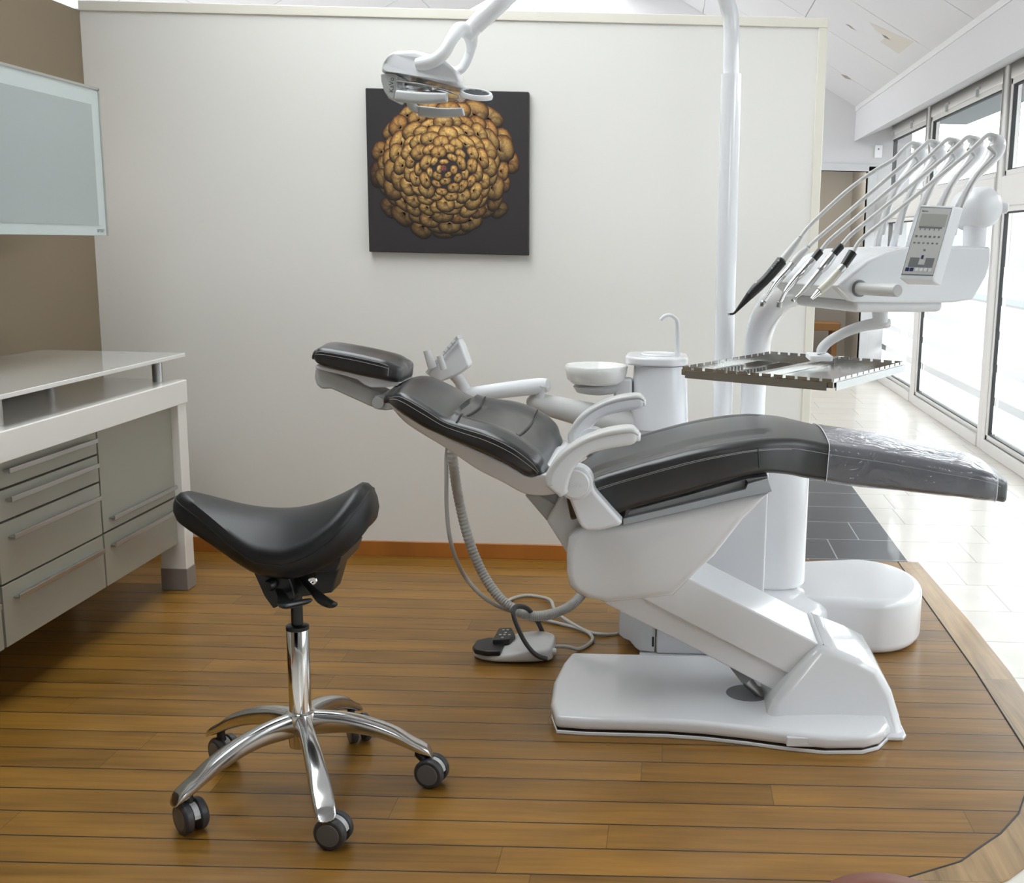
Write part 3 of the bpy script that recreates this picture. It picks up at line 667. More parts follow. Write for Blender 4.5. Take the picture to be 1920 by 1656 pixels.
# base plate
nb = [(1042, 1377), (1100, 1381), (1180, 1383), (1250, 1385), (1320, 1390), (1400, 1399), (1480, 1410), (1550, 1417), (1620, 1416), (1650, 1408), (1667, 1392)]
near = [at(x, y, Z=0) for x, y in nb]; near = [(p.x, p.y) for p in near]
farp = [(x, 2*3.075-y) for x, y in near][::-1]
farp = [(x, min(y, 3.31)) for x, y in farp]
left = [(-.300, 3.22), (-.314, 3.07), (-.305, 2.92)]
bpts = near+farp+left
obj('base_foot', plan([(x*.995, 3.07+(y-3.07)*.99) for x, y in bpts], 0.0, .011), W, dc, bevel=.003)
obj('base_gap', plan([(x*.988, 3.07+(y-3.07)*.982) for x, y in bpts], .011, .0155), BLM, dc)
obj('base_plate', plan(bpts, .015, .054), W, dc, bevel=.014, bseg=4)
bj = obj('base_badge', box(.335, .415, 2.752, 2.772, .018, .044), W2, dc, bevel=.003)
bj.rotation_euler = (0, 0, 0)
# heel cover
hl = pxw([(1438, 1343, .200), (1450, 1317, .196), (1484, 1272, .176), (1520, 1228, .158), (1540, 1211, .152), (1574, 1223, .152), (1612, 1239, .155), (1648, 1256, .150), (1674, 1300, .155), (1688, 1345, .175), (1696, 1380, .20)], C0)
hl[0] = (hl[0][0], .051, .2)
hl += [(hl[-1][0]+.002, .004, .205), (hl[0][0]+.004, .004, .2)]
obj('heel_cover', puff(hl, C0, .026, zmin=.06), W, dc, smooth=True, angle=60)
obj('heel_foot', plan([(.52, C0-.220), (.662, C0-.220), (.674, C0-.20), (.674, C0+.20), (.662, C0+.220), (.52, C0+.220)], 0, .012), W, dc, bevel=.004)
# lifting arm
arm = [(1250, 1062), (1283, 1080), (1541, 1211), (1489, 1270), (1190, 1117), (1205, 1085)]
obj('lift_arm', prism(arm, 2.932, 3.188), W, dc, bevel=.006)
obj('lift_arm_cover', prism([(1120, 1118), (1200, 1090), (1500, 1250), (1487, 1276), (1462, 1302), (1300, 1216), (1137, 1134)], 2.945, 3.175), W, dc, bevel=.006)
obj('arm_gap_dark', prism([(1539, 1210), (1545, 1209), (1495, 1264), (1489, 1266)], 2.925, 3.195), BLM, dc)  # black plate stands in for the dark gap where arm enters heel
obj('base_recess_shade', plan([(at(1405, 1308, Z=.054).x+.065*math.cos(t*PI/12), at(1405, 1308, Z=.054).y+.032+.06*math.sin(t*PI/12)) for t in range(24)], .0535, .0546), G2, dc)  # flat grey disc paints the shade inside an opening in the base plate
obj('hydraulic_cylinder', tube([at(1392, 1262, Y=3.0), at(1404, 1280, Y=3.0), at(1424, 1302, Y=3.0), at(1462, 1338, Y=3.0)], [.016, .016, .0105, .0105], 20), BRS, dc, smooth=True)
obj('cylinder_yoke', prism([(1362, 1243), (1410, 1270), (1400, 1282), (1390, 1280)], 2.96, 3.04), G2, dc)
# seat carrier body
body = [(1088, 990), (1168, 985), (1300, 955), (1401, 931), (1446, 924), (1395, 975), (1340, 1045), (1300, 1082), (1262, 1120), (1190, 1128), (1137, 1133), (1100, 1125), (1080, 1115), (1066, 1100), (1061, 1075), (1061, 1038), (1066, 1010)]
obj('seat_carrier', puff(pxw([(a, b, .225) for a, b in body], C0), C0, .022, sm=0), W, dc, smooth=True)
obj('carrier_neck', prism([(1024, 977), (1043, 945), (1058, 934), (1100, 950), (1110, 1010), (1075, 1060), (1061, 1036)], 2.91, 3.21), W2, dc, bevel=.008)
obj('back_strut', prism([(984, 929), (1012, 929), (1046, 950), (1026, 978)], 2.96, 3.16), G1, dc, bevel=.004)
RAILM = mat('grey_rail', srgb(172, 177, 182), .3)
rail = [(1168, 985), (1168, 973), (1300, 942), (1398, 918), (1402, 908), (1440, 898), (1448, 922), (1401, 931), (1300, 955)]
obj('seat_rail', prism(rail, 2.824, 2.85), RAILM, dc, bevel=.002)
v_, f_ = prism(rail, 2.824, 2.85); obj('seat_rail', ([(a, y+.446, z) for a, y, z in v_], f_), RAILM, dc, bevel=.002)
obj('seat_pan', prism([(1170, 974), (1180, 958), (1300, 926), (1400, 898), (1440, 893), (1446, 918), (1401, 924)], 2.86, 3.26), G1, dc, bevel=.003)
obj('pan_stop', prism([(1398, 900), (1408, 912), (1398, 922)], 2.845, 2.86), BLM, dc)
# seat and leg cushion
seat_st = [(1072, 925, 1082, 975, .235), (1110, 901, 1120, 977, .25), (1160, 884, 1180, 958, .25), (1274, 852, 1300, 924, .25), (1352, 836, 1370, 903, .25), (1420, 826, 1425, 890, .235), (1480, 823, 1475, 892, .205), (1518, 827, 1512, 899, .185), (1562, 835, 1557, 905, .175), (1663, 850, 1655, 918, .170), (1755, 868, 1750, 928, .168), (1846, 886, 1840, 938, .160), (1880, 899, 1876, 943, .150)]
def seat_crown(f, t): return .012*(1-f*f)-(.006 if .60 < abs(f) < .78 and t < .45 else 0)
cu, rs = cushion('seat_cushion', seat_st, C0, .018, LEA, dc, crown=seat_crown, n=7, mid=22, end=(.02, .022))
def along(rs, idx, i0, i1, out=Vector((0, -.0008, 0)), mix=None):
    P = []
    for R in rs[i0:i1]:
        p = R[idx] if mix is None else R[idx].lerp(R[mix[0]], mix[1])
        P.append(p+out)
    return P
NR = len(rs[0])
obj('stitching', join(tube(along(rs, 0, 2, len(rs)-1, mix=(NR-1, .12)), .0008, 5), tube(along(rs, 0, 2, 44, mix=(NR-1, .17)), .0008, 5)), THR, cu)
obj('stitching', tube(along(rs, 5, 6, 40, out=Vector((0, .008, .0008))), .0007, 5), THR, cu)
ci = 35
obj('seam', tube([rs[ci][0]+Vector((0, -.0006, 0)), rs[ci][NR-1].lerp(rs[ci][0], .5)+Vector((0, -.0006, 0)), rs[ci][NR-1]+Vector((0, -.0005, 0))], .0018, 6), BLM, cu)
# transparent sleeve over the foot end
g, r2 = loft([(a, b-1.6, c, d+1.4, w+.0035) for a, b, c, d, w in [(1556, 834, 1549, 905, .176), (1600, 841, 1592, 912, .174)]+seat_st[9:12]+[(1872, 896, 1868, 942, .154)]], C0, .02, crown=lambda f, t: .013*(1-f*f), n=8, mid=22, end=(0, 0), wbk=1.0)
vv, ff = g; ff = ff[:-2]
slv = obj('protective_sleeve', (vv, ff), SLEEVE, None, smooth=True, origin=at(1700, 880, Y=C0))
tag(slv, 'clear plastic protective sleeve drawn over the foot end of the dental chair', 'plastic cover')
dpl = slv.modifiers.new('wrinkle', 'DISPLACE'); tx = bpy.data.textures.new('wrinkle', 'CLOUDS'); tx.noise_scale = .06; dpl.texture = tx; dpl.strength = .003; dpl.mid_level = .3
obj('sleeve_hem', tube(r2[0], .0011, 6, closed=True), W2, slv); obj('sleeve_hem', tube(r2[-1], .0012, 6, closed=True), W2, slv)
# backrest
back_st = [(731, 740, 727, 757, .150), (752, 737, 745, 771, .185), (797, 761, 788, 800, .202), (832, 783, 822, 816, .212), (861, 794, 850, 828, .228), (916, 811, 905, 850, .268), (964, 834, 952, 873, .285), (1001, 862, 988, 894, .280), (1014, 880, 1006, 897, .255)]
def back_crown(f, t):
    if t < .42: return .018*(1-f*f)*(1-.0)-.0
    b = math.exp(-((abs(f)-.80)/.16)**2)*.014
    return .004+b-.012*(1-abs(f)**4)*min(1, (t-.42)/.1)
bc, bs = cushion('backrest_cushion', back_st, C0, .016, LEA, dc, crown=back_crown, n=7, mid=26, end=(.018, .02))
NB = len(bs[0])
obj('stitching', join(tube(along(bs, 1, 1, len(bs)-1), .0008, 5), tube(along(bs, 0, 1, len(bs)-1, mix=(NB-1, .28)), .0008, 5)), THR, bc)
for ix in (27, 41):
    obj('panel_seam', tube([p+Vector((.012*math.sin(PI*j/24.), 0, .0008)) for j, p in enumerate(bs[ix][9:29])], .0028, 6), BLM, bc, smooth=True)
obj('panel_seam', tube([p+Vector((0, 0, .001)) for p in bs[27][3:10]], .0026, 6), BLM, bc, smooth=True)
shell = [(731, 758, 733, 764, .150), (766, 783, 764, 797, .180), (837, 820, 835, 841, .20), (896, 846, 893, 880, .225), (950, 872, 942, 905, .258), (990, 894, 984, 927, .262), (1022, 890, 1022, 930, .255), (1046, 902, 1046, 926, .235)]
obj('backrest_shell', loft(shell, C0, .008, n=5, end=(.004, .012), wbk=.90)[0], W, dc, smooth=True)
# armrests
def armrest(Cy, ref=2.755):
    stn = [(1194, 811, 1194, 829, .024), (1180, 804, 1183, 836, .030), (1132, 811, 1142, 843, .032), (1086, 829, 1108, 852, .033), (1047, 857, 1086, 868, .034), (1024, 890, 1074, 884, .035), (1024, 912, 1068, 900, .036), (1044, 930, 1064, 918, .034)]
    d = Cy-ref
    (v, f), r_ = loft(stn, ref, .012, n=6, end=(.010, .010))
    ar = obj('armrest', ([(p[0], p[1]+d, p[2]) for p in v], f), W, dc, smooth=True)
    pad = []
    for s in stn[:7]:
        pad.append((s[0]+(-.6), s[1]-1.6, s[0]+(s[2]-s[0])*.33, s[1]+(s[3]-s[1])*.33, s[4]+.0025))
    (v, f), r_ = loft(pad, ref, .008, n=6, end=(.006, .004))
    obj('arm_pad', ([(p[0], p[1]+d, p[2]) for p in v], f), WG, ar, smooth=True)
    return ar
armrest(2.755); armrest(3.365)
bk_ = [(1060, 890), (1100, 882), (1110, 900), (1114, 921), (1169, 982), (1160, 987), (1125, 996), (1097, 996), (1086, 986), (1068, 940), (1054, 918)]
sd = 1
for (Ya, Yb) in ((2.745, 2.80), (3.32, 3.375)):
    v, f = prism(bk_, 2.745, 2.80); hb = obj('hinge_bracket', ([(p[0], p[1]+Ya-2.745, p[2]) for p in v], f), W, dc, bevel=.012, bseg=4, angle=25)
    c = at(1078, 909, Y=2.73); c.y = Ya if Ya < 3 else Yb
    ax = (0, -1, 0) if Ya < 3 else (0, 1, 0)
    obj('pivot_housing', lathe([(0, -.05), (.044, -.05), (.044, 0), (.038, .004), (0, .004)], c, ax, 48), W, dc, bevel=.001)
    pc = obj('pivot_cap', lathe([(0, 0), (.036, 0), (.036, .012), (.034, .015), (0, .0165)], c, ax, 48), W2, dc, bevel=.001)
    if Ya < 3: obj('lettering', text_geo('KaVo', .017, c+Vector((-.020, -.0163, -.006)), (1, 0, 0), (0, 0, 1), .0004), mat('embossed_letters', srgb(214, 215, 217), .3), pc)
obj('arm_link', prism([(1028, 850), (1095, 825), (1120, 830), (1110, 850), (1030, 872)], 3.30, 3.36), W2, dc, bevel=.004)
# headrest
hd_st = [(592, 657, 587, 675, .085), (603, 653, 600, 686, .092), (659, 662, 655, 701, .092), (700, 671, 697, 710, .092), (722, 677, 720, 714, .092), (738, 684, 735, 716, .085)]
hc, hr = cushion('headrest_cushion', hd_st, C0, .014, LEA, dc, crown=lambda f, t: .007*(1-f*f), n=6, mid=12, end=(.008, .022))
NH = len(hr[0])
obj('stitching', join(tube(along(hr, 1, 1, 27), .0007, 5), tube(along(hr, 0, 1, 27, mix=(NH-1, .14)), .0007, 5), tube([hr[26][k]+Vector((.001, -.001, 0)) for k in (0, NH-1)], .001, 5)), THR, hc)
obj('headrest_plate', prism([(591, 684), (600, 687), (680, 704), (735, 716), (754, 717), (745, 724), (718, 727), (696, 727), (683, 722), (670, 712), (640, 703), (591, 692)], 2.985, 3.135), W, dc, bevel=.003)
obj('headrest_arm', prism([(591, 690), (612, 695), (660, 716), (715, 738), (722, 752), (712, 768), (695, 763), (640, 738), (620, 729), (603, 730), (593, 722), (589, 708)], 3.01, 3.11), G1, dc, bevel=.006, angle=25)
obj('headrest_hinge', cyl(at(708, 756, Y=2.99), Vector((at(708, 756, Y=2.99).x, 3.13, at(708, 756, Y=2.99).z)), .0175), G1, dc, bevel=.003)
obj('headrest_link', prism([(700, 742), (728, 738), (745, 755), (738, 768), (722, 770), (706, 768)], 3.0, 3.12), G1, dc, bevel=.004)

# ------------------------------------------------------------------ unit body behind the chair
def rbox(x0, x1, y0, y1, r, n=6, rl=None):
    """rounded plan"""
    P = []
    for cx_, cy_, a0, rr in ((x1-r, y0+r, -PI/2, r), (x1-r, y1-r, 0, r), (x0+(rl or r), y1-(rl or r), PI/2, rl or r), (x0+(rl or r), y0+(rl or r), PI, rl or r)):
        for i in range(n+1): a = a0+PI/2*i/n; P.append((cx_+rr*math.cos(a), cy_+rr*math.sin(a)))
    return P
un = empty('dental_unit', (.2, 3.7, 0), 'white dental water unit with spittoon bowl standing behind the chair', 'dental unit')
obj('unit_body', plan(rbox(-.06, .475, 3.52, 3.92, .10, 8, .03), .20, .66), W, un, bevel=.012, angle=50)
low = [(-.141, .30), (-.141, .063), (-.125, .050), (-.105, .042), (-.088, .020), (-.075, .010), (-.022, .0045), (-.02, .30)]
n_ = len(low)
obj('side_cover', ([(x, 3.45, z) for x, z in low]+[(x, 3.80, z) for x, z in low], [tuple(range(n_)), tuple(range(2*n_-1, n_-1, -1))]+[(k, (k+1) % n_, (k+1) % n_+n_, k+n_) for k in range(n_)]), W2, un, bevel=.004)
obj('front_cover', box(-.018, .325, 3.44, 3.78, .004, .655), W, un, bevel=.008)
obj('cable_slot', box(-.032, -.026, 3.4485, 3.452, .025, .058), BLM, un)
obj('floor_plate', box(-.072, .40, 3.315, 3.60, 0, .004), W, un)
zt = .205
dcn = at(1440, 1098, Z=zt)
obj('column_foot', lathe([(0, 0), (.205, 0), (.205, .135), (.200, .150), (.18, .168), (.13, .185), (.07, .200), (0, zt)], (dcn.x, dcn.y, 0), n=64), W, un, smooth=True, bevel=.0)
pod = empty('floor_connection_box', (.66, 3.68, 0), 'low white oval connection box on the wood floor beside the unit column', 'floor box')
pr = at(1700, 1142, Y=3.49)
P = []
for i in range(33):
    a = -PI/2+PI*i/32; P.append((.70+.195*math.cos(a), 3.735+.255*math.sin(a)))
P += [(.42, 3.93), (.40, 3.60)]
P = [(.45, 3.50)]+P
obj('box_cover', plan(P, 0, .187), W, pod, bevel=.030, bseg=5, angle=40)
# spittoon tower
def tower(secs, rr, n=6):
    return rings([[(x, y, z) for x, y in rbox(x0, x1, y0, y1, rr, n)] for x0, x1, y0, y1, z in secs])
zA = at(1230, 808, Y=3.62).z; zB = at(1230, 688, Y=3.62).z; zC = at(1230, 676, Y=3.62).z
obj('tower_lower', tower([(-.125, .075, 3.60, 3.84, .62), (-.122, .072, 3.605, 3.835, zA)], .075), W, un, smooth=True, angle=60)
obj('tower_shell', tower([(-.128, .072, 3.60, 3.84, zA+.002), (-.115, .062, 3.61, 3.83, zB)], .075), W, un, smooth=True)
obj('tower_lid', plan(rbox(-.145, .066, 3.60, 3.84, .08), zB+.002, zB+.030), W, un, bevel=.008, bseg=4, angle=50)
obj('lid_ring', lathe([(.035, 0), (.06, 0), (.062, .004), (.058, .008), (.05, .006), (.035, .004)], (-.035, 3.72, zB+.028)), W, un, smooth=True)
bc_ = at(1118, 690, Y=3.66)
bo = obj('spittoon_bowl', lathe([(0, -.052), (.05, -.054), (.082, -.050), (.096, -.036), (.102, -.012), (.104, .006), (.101, .010), (.096, .006), (.085, -.020), (.05, -.036), (0, -.040)], bc_, n=56), CER, un, smooth=True)
obj('bowl_mount', lathe([(0, -.084), (.04, -.084), (.068, -.078), (.080, -.060), (.07, -.050), (0, -.050)], bc_+Vector((.004, 0, -.002)), n=40), G1, un, smooth=True)
obj('bowl_neck', box(bc_.x+.06, bc_.x+.12, 3.63, 3.69, bc_.z-.10, bc_.z-.03), W2, un, bevel=.01)
tp = at(1270, 672, Y=3.68); tt = at(1270, 606, Y=3.68)
obj('tap', tube([tp-Vector((0, 0, .02)), tp.lerp(tt, .5), tt, at(1266, 597, Y=3.67), at(1256, 591, Y=3.66), at(1246, 593, Y=3.65), at(1239, 600, Y=3.65)], [.0085, .008, .0075, .0065, .006, .006, .0065], 16, 6), CHR if 0 else W2, un, smooth=True)
# assistant arm
aa = empty('assistant_element', at(1015, 748, Y=3.55), 'white swivel arm with keypad holder for suction hoses beside the chair backrest', 'dental unit arm')
obj('lower_arm', tube([at(1000, 757, Y=3.56), at(1014, 757, Y=3.56), at(1100, 778, Y=3.62), at(1195, 800, Y=3.68)], [.026, .033, .042, .05], 24, 4), WG, aa, smooth=True)
obj('arm_joint', tube([at(1013, 752, Y=3.55), at(1012, 738, Y=3.55), at(1015, 722, Y=3.55)], [.018, .016, .026], 20), W2, aa, smooth=True)
obj('upper_arm', tube([at(1028, 722, Y=3.55), at(1010, 724, Y=3.55), at(950, 731, Y=3.50), at(885, 739, Y=3.45), at(872, 738, Y=3.45)], [.020, .026, .025, .022, .018], 24, 3), W2, aa, smooth=True)
obj('wrist', tube([at(872, 735, Y=3.45), at(862, 715, Y=3.45), at(850, 700, Y=3.45)], [.022, .018, .020], 20, 3), W2, aa, smooth=True)
obj('holder_head', prism([(800, 699), (857, 633), (866, 648), (880, 687), (866, 700), (850, 708), (825, 717), (805, 706)], 3.40, 3.47), W2, aa, bevel=.008)
kp = obj('keypad', prism([(797, 698), (856, 630), (860, 636), (802, 703)], 3.395, 3.475), G1, aa, bevel=.001)
obj('suction_holder', tube([at(800, 657, Y=3.38), at(811, 690, Y=3.38)], [.011, .014], 20), WG, aa, smooth=True)
obj('suction_holder', tube([at(824, 667, Y=3.36), at(832, 693, Y=3.36)], [.009, .010], 20), WG, aa, smooth=True)
a1, a2 = at(799, 698, Y=3.394), at(857, 632, Y=3.394); uu = (a2-a1).normalized()
keys = []
for i in range(5):
    c = a1.lerp(a2, .40+.12*i); nn = Vector((uu.z, 0, -uu.x))
    for w_ in (-.005, .004): keys.append(boxf(c+nn*(w_+.006), uu, nn, Vector((0, -1, 0)), -.006, .006, -.003, .003, 0, .0012))
obj('keypad_keys', join(*keys), W2, kp)

# hoses
h1 = [(838, 846, 3.50), (837, 900, 3.50), (838, 960, 3.50), (846, 1020, 3.49), (868, 1075, 3.55), (905, 1118, 3.53), (950, 1143, 3.52), (1000, 1150, 3.51), (1040, 1144, 3.51), (1075, 1130, 3.53), (1110, 1105, 3.55), (1170, 1085, 3.60)]
o = obj('suction_hose', tube([at(847, 800, Y=3.44)]+[at(a, b, Y=c) for a, b, c in h1], .0068, 12, 8), HOS2, None, smooth=True, origin=at(838, 846, Y=3.44)); tag(o, 'thin smooth grey hose hanging in a loop behind the chair backrest', 'hose', 'suction hoses behind the backrest')
h2 = [(846, 800, 3.48), (850, 870, 3.48), (862, 945, 3.55), (880, 1015, 3.54), (905, 1075, 3.53), (938, 1122, 3.50), (975, 1148, 3.48), (1010, 1156, 3.47), (1045, 1148, 3.47), (1072, 1134, 3.49), (1092, 1114, 3.53), (1120, 1080, 3.57), (1170, 1060, 3.65)]
pts = cat([tuple(at(a, b, Y=c)) for a, b, c in h2], 40)
rr = [.0165 if (i % 4) < 2 else .0150 for i in range(len(pts))]
o = obj('suction_hose', tube(pts, rr, 14), HOS2, None, smooth=True, origin=pts[0]); tag(o, 'thick ribbed grey suction hose hanging in a loop behind the chair backrest', 'hose', 'suction hoses behind the backrest')
cabp = [(1030, 1222), (1060, 1222), (1085, 1217), (1104, 1208), (1111, 1197), (1098, 1184), (1055, 1171), (1010, 1160), (968, 1146), (950, 1136), (957, 1124), (985, 1117), (1015, 1120), (1033, 1133), (1040, 1150), (1060, 1168), (1100, 1184), (1130, 1190), (1160, 1188)]
pp = [at(x, y, Z=.008) for x, y in cabp]; pp[0].z = pp[1].z = .025
for i in (13, 14, 15): pp[i].z = .020
pp.append(Vector((-.13, 3.50, .08)))
o = obj('pedal_cable', tube(pp, .0062, 10, 6), HOS2, None, smooth=True, origin=pp[0]); tag(o, 'pale grey cable looping over the wood floor from the foot control to the unit', 'cable')

# foot control
fc = empty('foot_control', at(960, 1230, Z=0), 'grey foot control with black pedals and a black carrying hoop on the wood floor', 'foot pedal')
fs = []
for (x, ya, yb, h) in [(-.605, 3.395, 3.42, .012), (-.59, 3.365, 3.46, .018), (-.55, 3.335, 3.50, .024), (-.50, 3.325, 3.525, .034), (-.455, 3.322, 3.53, .046), (-.41, 3.325, 3.525, .054), (-.375, 3.33, 3.51, .056), (-.352, 3.35, 3.49, .052), (-.345, 3.37, 3.47, .045)]:
    R = []
    for i in range(20):
        a = 2*PI*i/20; ca, sa = math.cos(a), math.sin(a)
        R.append(((x), (ya+yb)/2+(yb-ya)/2*abs(ca)**.6*(1 if ca > 0 else -1), max(0, h*(.5+.5*abs(sa)**.5*(1 if sa > 0 else -1)))))
    fs.append(R)
obj('pedal_body', rings(fs), WG, fc, smooth=True, sub=1)
obj('pedal_socket', tube([at(1028, 1222, Z=.028), at(1042, 1222, Z=.026)], [.014, .011], 16), WG, fc, smooth=True)
q = at(905, 1210, Z=.045)
obj('pedal', plan([(p.x, p.y) for p in (at(886, 1212, Z=.04), at(893, 1201, Z=.04), at(915, 1196, Z=.04), at(942, 1196, Z=.04), at(948, 1204, Z=.04), at(938, 1222, Z=.04), at(912, 1222, Z=.04), at(890, 1218, Z=.04))], .024, .042), BLM, fc, bevel=.005)
kp2 = obj('selector_pad', plan([(p.x, p.y) for p in (at(923, 1200, Z=.055), at(935, 1178, Z=.055), at(960, 1177, Z=.055), at(966, 1190, Z=.055), at(955, 1199, Z=.055))], .034, .056), BLM, fc, bevel=.004)
dots = [at(x, y, Z=.0565) for x, y in ((944, 1181), (952, 1181), (948, 1186), (938, 1190), (946, 1190), (955, 1190), (942, 1195))]
obj('symbols', join(*[box(p.x-.004, p.x+.004, p.y-.004, p.y+.004, .0560, .0566) for p in dots]), G1, kp2)
hp = [at(1026, 1236, Y=3.33), at(1005, 1228, Y=3.325), at(985, 1205, Y=3.33), at(970, 1175, Y=3.35), at(962, 1150, Y=3.37), at(966, 1139, Y=3.40), at(976, 1137, Y=3.43), at(990, 1142, Y=3.46), at(1003, 1158, Y=3.49), at(1014, 1178, Y=3.51), at(1020, 1195, Y=3.52)]
obj('carrying_hoop', tube(hp, .0088, 12, 5, flat=(.8, 1.0)), DKG, fc, smooth=True)

# ------------------------------------------------------------------ delivery unit: arm, head, control panel, whips
P0 = at(1569, 536, Y=2.20); P1 = at(1440, 533, Y=2.45)
e2 = Vector((P1.x-P0.x, P1.y-P0.y, 0)); LW = e2.length; e2.normalize(); e1 = Vector((e2.y, -e2.x, 0)); zU = Vector((0, 0, 1))
dl = empty('instrument_delivery_unit', (.29, 3.75, .2), 'white dentist delivery unit on a curved arm, carrying hoses, screen and handpieces', 'dental unit')
tcol = [Vector((.29, 3.75, .62)), Vector((.29, 3.75, .85)), at(1416, 680, Y=3.72), at(1424, 625, Y=3.65), at(1440, 585, Y=3.50), at(1470, 553, Y=3.3), at(1530, 535, Y=3.0), at(1650, 515, Y=2.72), at(1760, 505, Y=2.53), at(1806, 497, Y=2.52), at(1824, 478, Y=2.51), at(1826, 466, Y=2.50)]
obj('support_arm', tube(tcol, [.042, .042, .043, .045, .046, .045, .045, .045, .036, .028, .026, .025], 28, 8), W, dl, smooth=True)
def onface(x, y, off=0): return onplane(x, y, P0-e2*off, e2)
fp = [(1569, 536), (1600, 567), (1680, 569), (1786, 568), (1826, 562), (1850, 520), (1858, 497), (1858, 463), (1802, 461), (1730, 463), (1690, 466), (1660, 474), (1628, 489)]
A = [onface(x, y, .0) for x, y in fp]; B = [p+e2*.028 for p in A]; n_ = len(A)
sfc = [tuple(range(n_)), tuple(range(2*n_-1, n_-1, -1))]+[(k, (k+1) % n_, (k+1) % n_+n_, k+n_) for k in range(n_)]
obj('side_cheek', (A+B, sfc), W, dl, bevel=.006, bseg=4, angle=25)
mp_ = [(1572, 539), (1600, 564), (1680, 566), (1790, 566), (1822, 560), (1848, 520), (1854, 466), (1802, 465), (1730, 467), (1685, 470), (1650, 480), (1622, 498)]
A = [onface(x, y)+e2*.028 for x, y in mp_]; B = [p+e2*(LW-.028) for p in A]; n_ = len(A)
hdb = obj('delivery_head', (A+B, [tuple(range(n_)), tuple(range(2*n_-1, n_-1, -1))]+[(k, (k+1) % n_, (k+1) % n_+n_, k+n_) for k in range(n_)]), W2, dl, bevel=.005, bseg=3, angle=25)
O = P0.copy(); O.z = 0
zb = A[2].z
hw = LW
obj('underside_cover', boxf(O, e1, e2, zU, .05, .27, .01, hw-.03, zb-.022, zb+.004), W2, dl, bevel=.012)
# pole joint housing at the back right
jb = at(1828, 455, Y=2.52)
obj('joint_neck', cyl(at(1826, 470, Y=2.50), at(1829, 415, Y=2.50), .024, .026), W2, dl, smooth=True)
jc = at(1832, 391, Y=2.50)
obj('joint_housing', lathe([(0, -.048), (.035, -.048), (.043, -.040), (.046, 0), (.043, .03), (.035, .042), (.015, .047), (0, .048)], jc, (.35, -.75, .1), 40), W2, dl, smooth=True)
obj('joint_knob', lathe([(0, .0), (.013, .0), (.013, .016), (.008, .02), (0, .02)], jc+Vector((.048, 0, .003)), (1, 0, 0), 20), W2, dl, smooth=True)
# hand grip
ga, gb = onface(1608, 541)-e2*.0, onface(1608, 541)-e2*.0
gd = at(1684, 545, Y=2.12)
obj('grip_base', lathe([(0, -.01), (.0165, -.01), (.0165, .003), (.013, .004), (0, .004)], ga+Vector((.004, 0, 0)), gd-ga, 28), G2, dl)
obj('hand_grip', tube([ga, gd], .0122, 28), WG, dl, bevel=.002)
# control panel
TL, TR, BL, BR = at(1727, 388, Y=2.15), at(1792, 386, Y=2.17), at(1690, 515, Y=2.085), at(1749, 517, Y=2.10)
pu = (BR-BL).normalized(); pv = (TL-BL); pv = (pv-pu*pv.dot(pu)); hgt_ = pv.length; pv.normalize(); pn = pu.cross(pv)  # towards the viewer?
if pn.y > 0: pn = -pn
pw = (BR-BL).length; pO = BL.copy()
skew = (TL-BL).dot(pu)
def pp_(a, b, c): return pO+pu*(a*pw)+(TL-BL)*b+pn*c
def pbox(a0, a1, b0, b1, c0, c1): 
    Pq = [pp_(a, b, c) for c in (c0, c1) for b in (b0, b1) for a in (a0, a1)]
    return Pq, [(0, 2, 3, 1), (4, 5, 7, 6), (0, 1, 5, 4), (2, 6, 7, 3), (0, 4, 6, 2), (1, 3, 7, 5)]
Q = [pp_(-.05, -.06, 0), pp_(1.06, -.06, 0), pp_(1.06, 1.03, 0), pp_(-.05, 1.03, 0)]
bx_ = Vector((.030, .035, .0)); Qb = [Q[0]+bx_*.7+Vector((0, 0, -.012)), Q[1]+bx_*.7+Vector((0, 0, -.012)), Q[2]+bx_*.9, Q[3]+bx_*.9]
cpn = obj('control_panel', (Q+Qb, [(0, 1, 2, 3), (7, 6, 5, 4), (0, 4, 5, 1), (1, 5, 6, 2), (2, 6, 7, 3), (3, 7, 4, 0)]), W2, dl, bevel=.004)
obj('panel_bezel', pbox(-.005, 1.005, -.005, 1.003, 0, .0006), G2, cpn)
obj('panel_face', pbox(.01, .99, .01, .99, .0004, .0010), PANEL, cpn)
obj('display', pbox(.09, .93, .715, .90, .0009, .0014), LCD, cpn)
obj('menu_bar', join(pbox(.11, .86, .685, .71, .0009, .0014), *[pbox(.16+.15*i, .19+.15*i, .655, .69, .0009, .0014) for i in range(5)]), G2, cpn)
ks = [pbox(.08+.145*i, .08+.145*i+.07, .55, .575, .0009, .0018) for i in range(6)]+[pbox(.08+.145*i, .08+.145*i+.06, .455, .475, .0009, .0018) for i in range(6)]
ks += [pbox(.46, .53, .35, .375, .0009, .0018)]
obj('symbols', join(*ks), G2, cpn)
obj('pedal_zone', join(pbox(.12, .42, .11, .25, .0009, .0013), pbox(.62, .90, .11, .25, .0009, .0013), pbox(.42, .62, .11, .15, .0009, .0013)), G2, cpn)
obj('round_key', pbox(.46, .53, .235, .285, .0009, .002), NAVY, cpn)
for a in (.07, .21): obj('memory_key', pbox(a, a+.11, .05, .10, .0009, .002), NAVY, cpn)
obj('memory_key_row', join(*[pbox(.37+.14*i, .47+.14*i, .055, .10, .0014, .002) for i in range(4)]), W2, cpn)
obj('maker_mark', text_geo('KaVo', .0055, pp_(.07, .925, .0012), pu, (TL-BL).normalized(), .0001), INK, cpn)
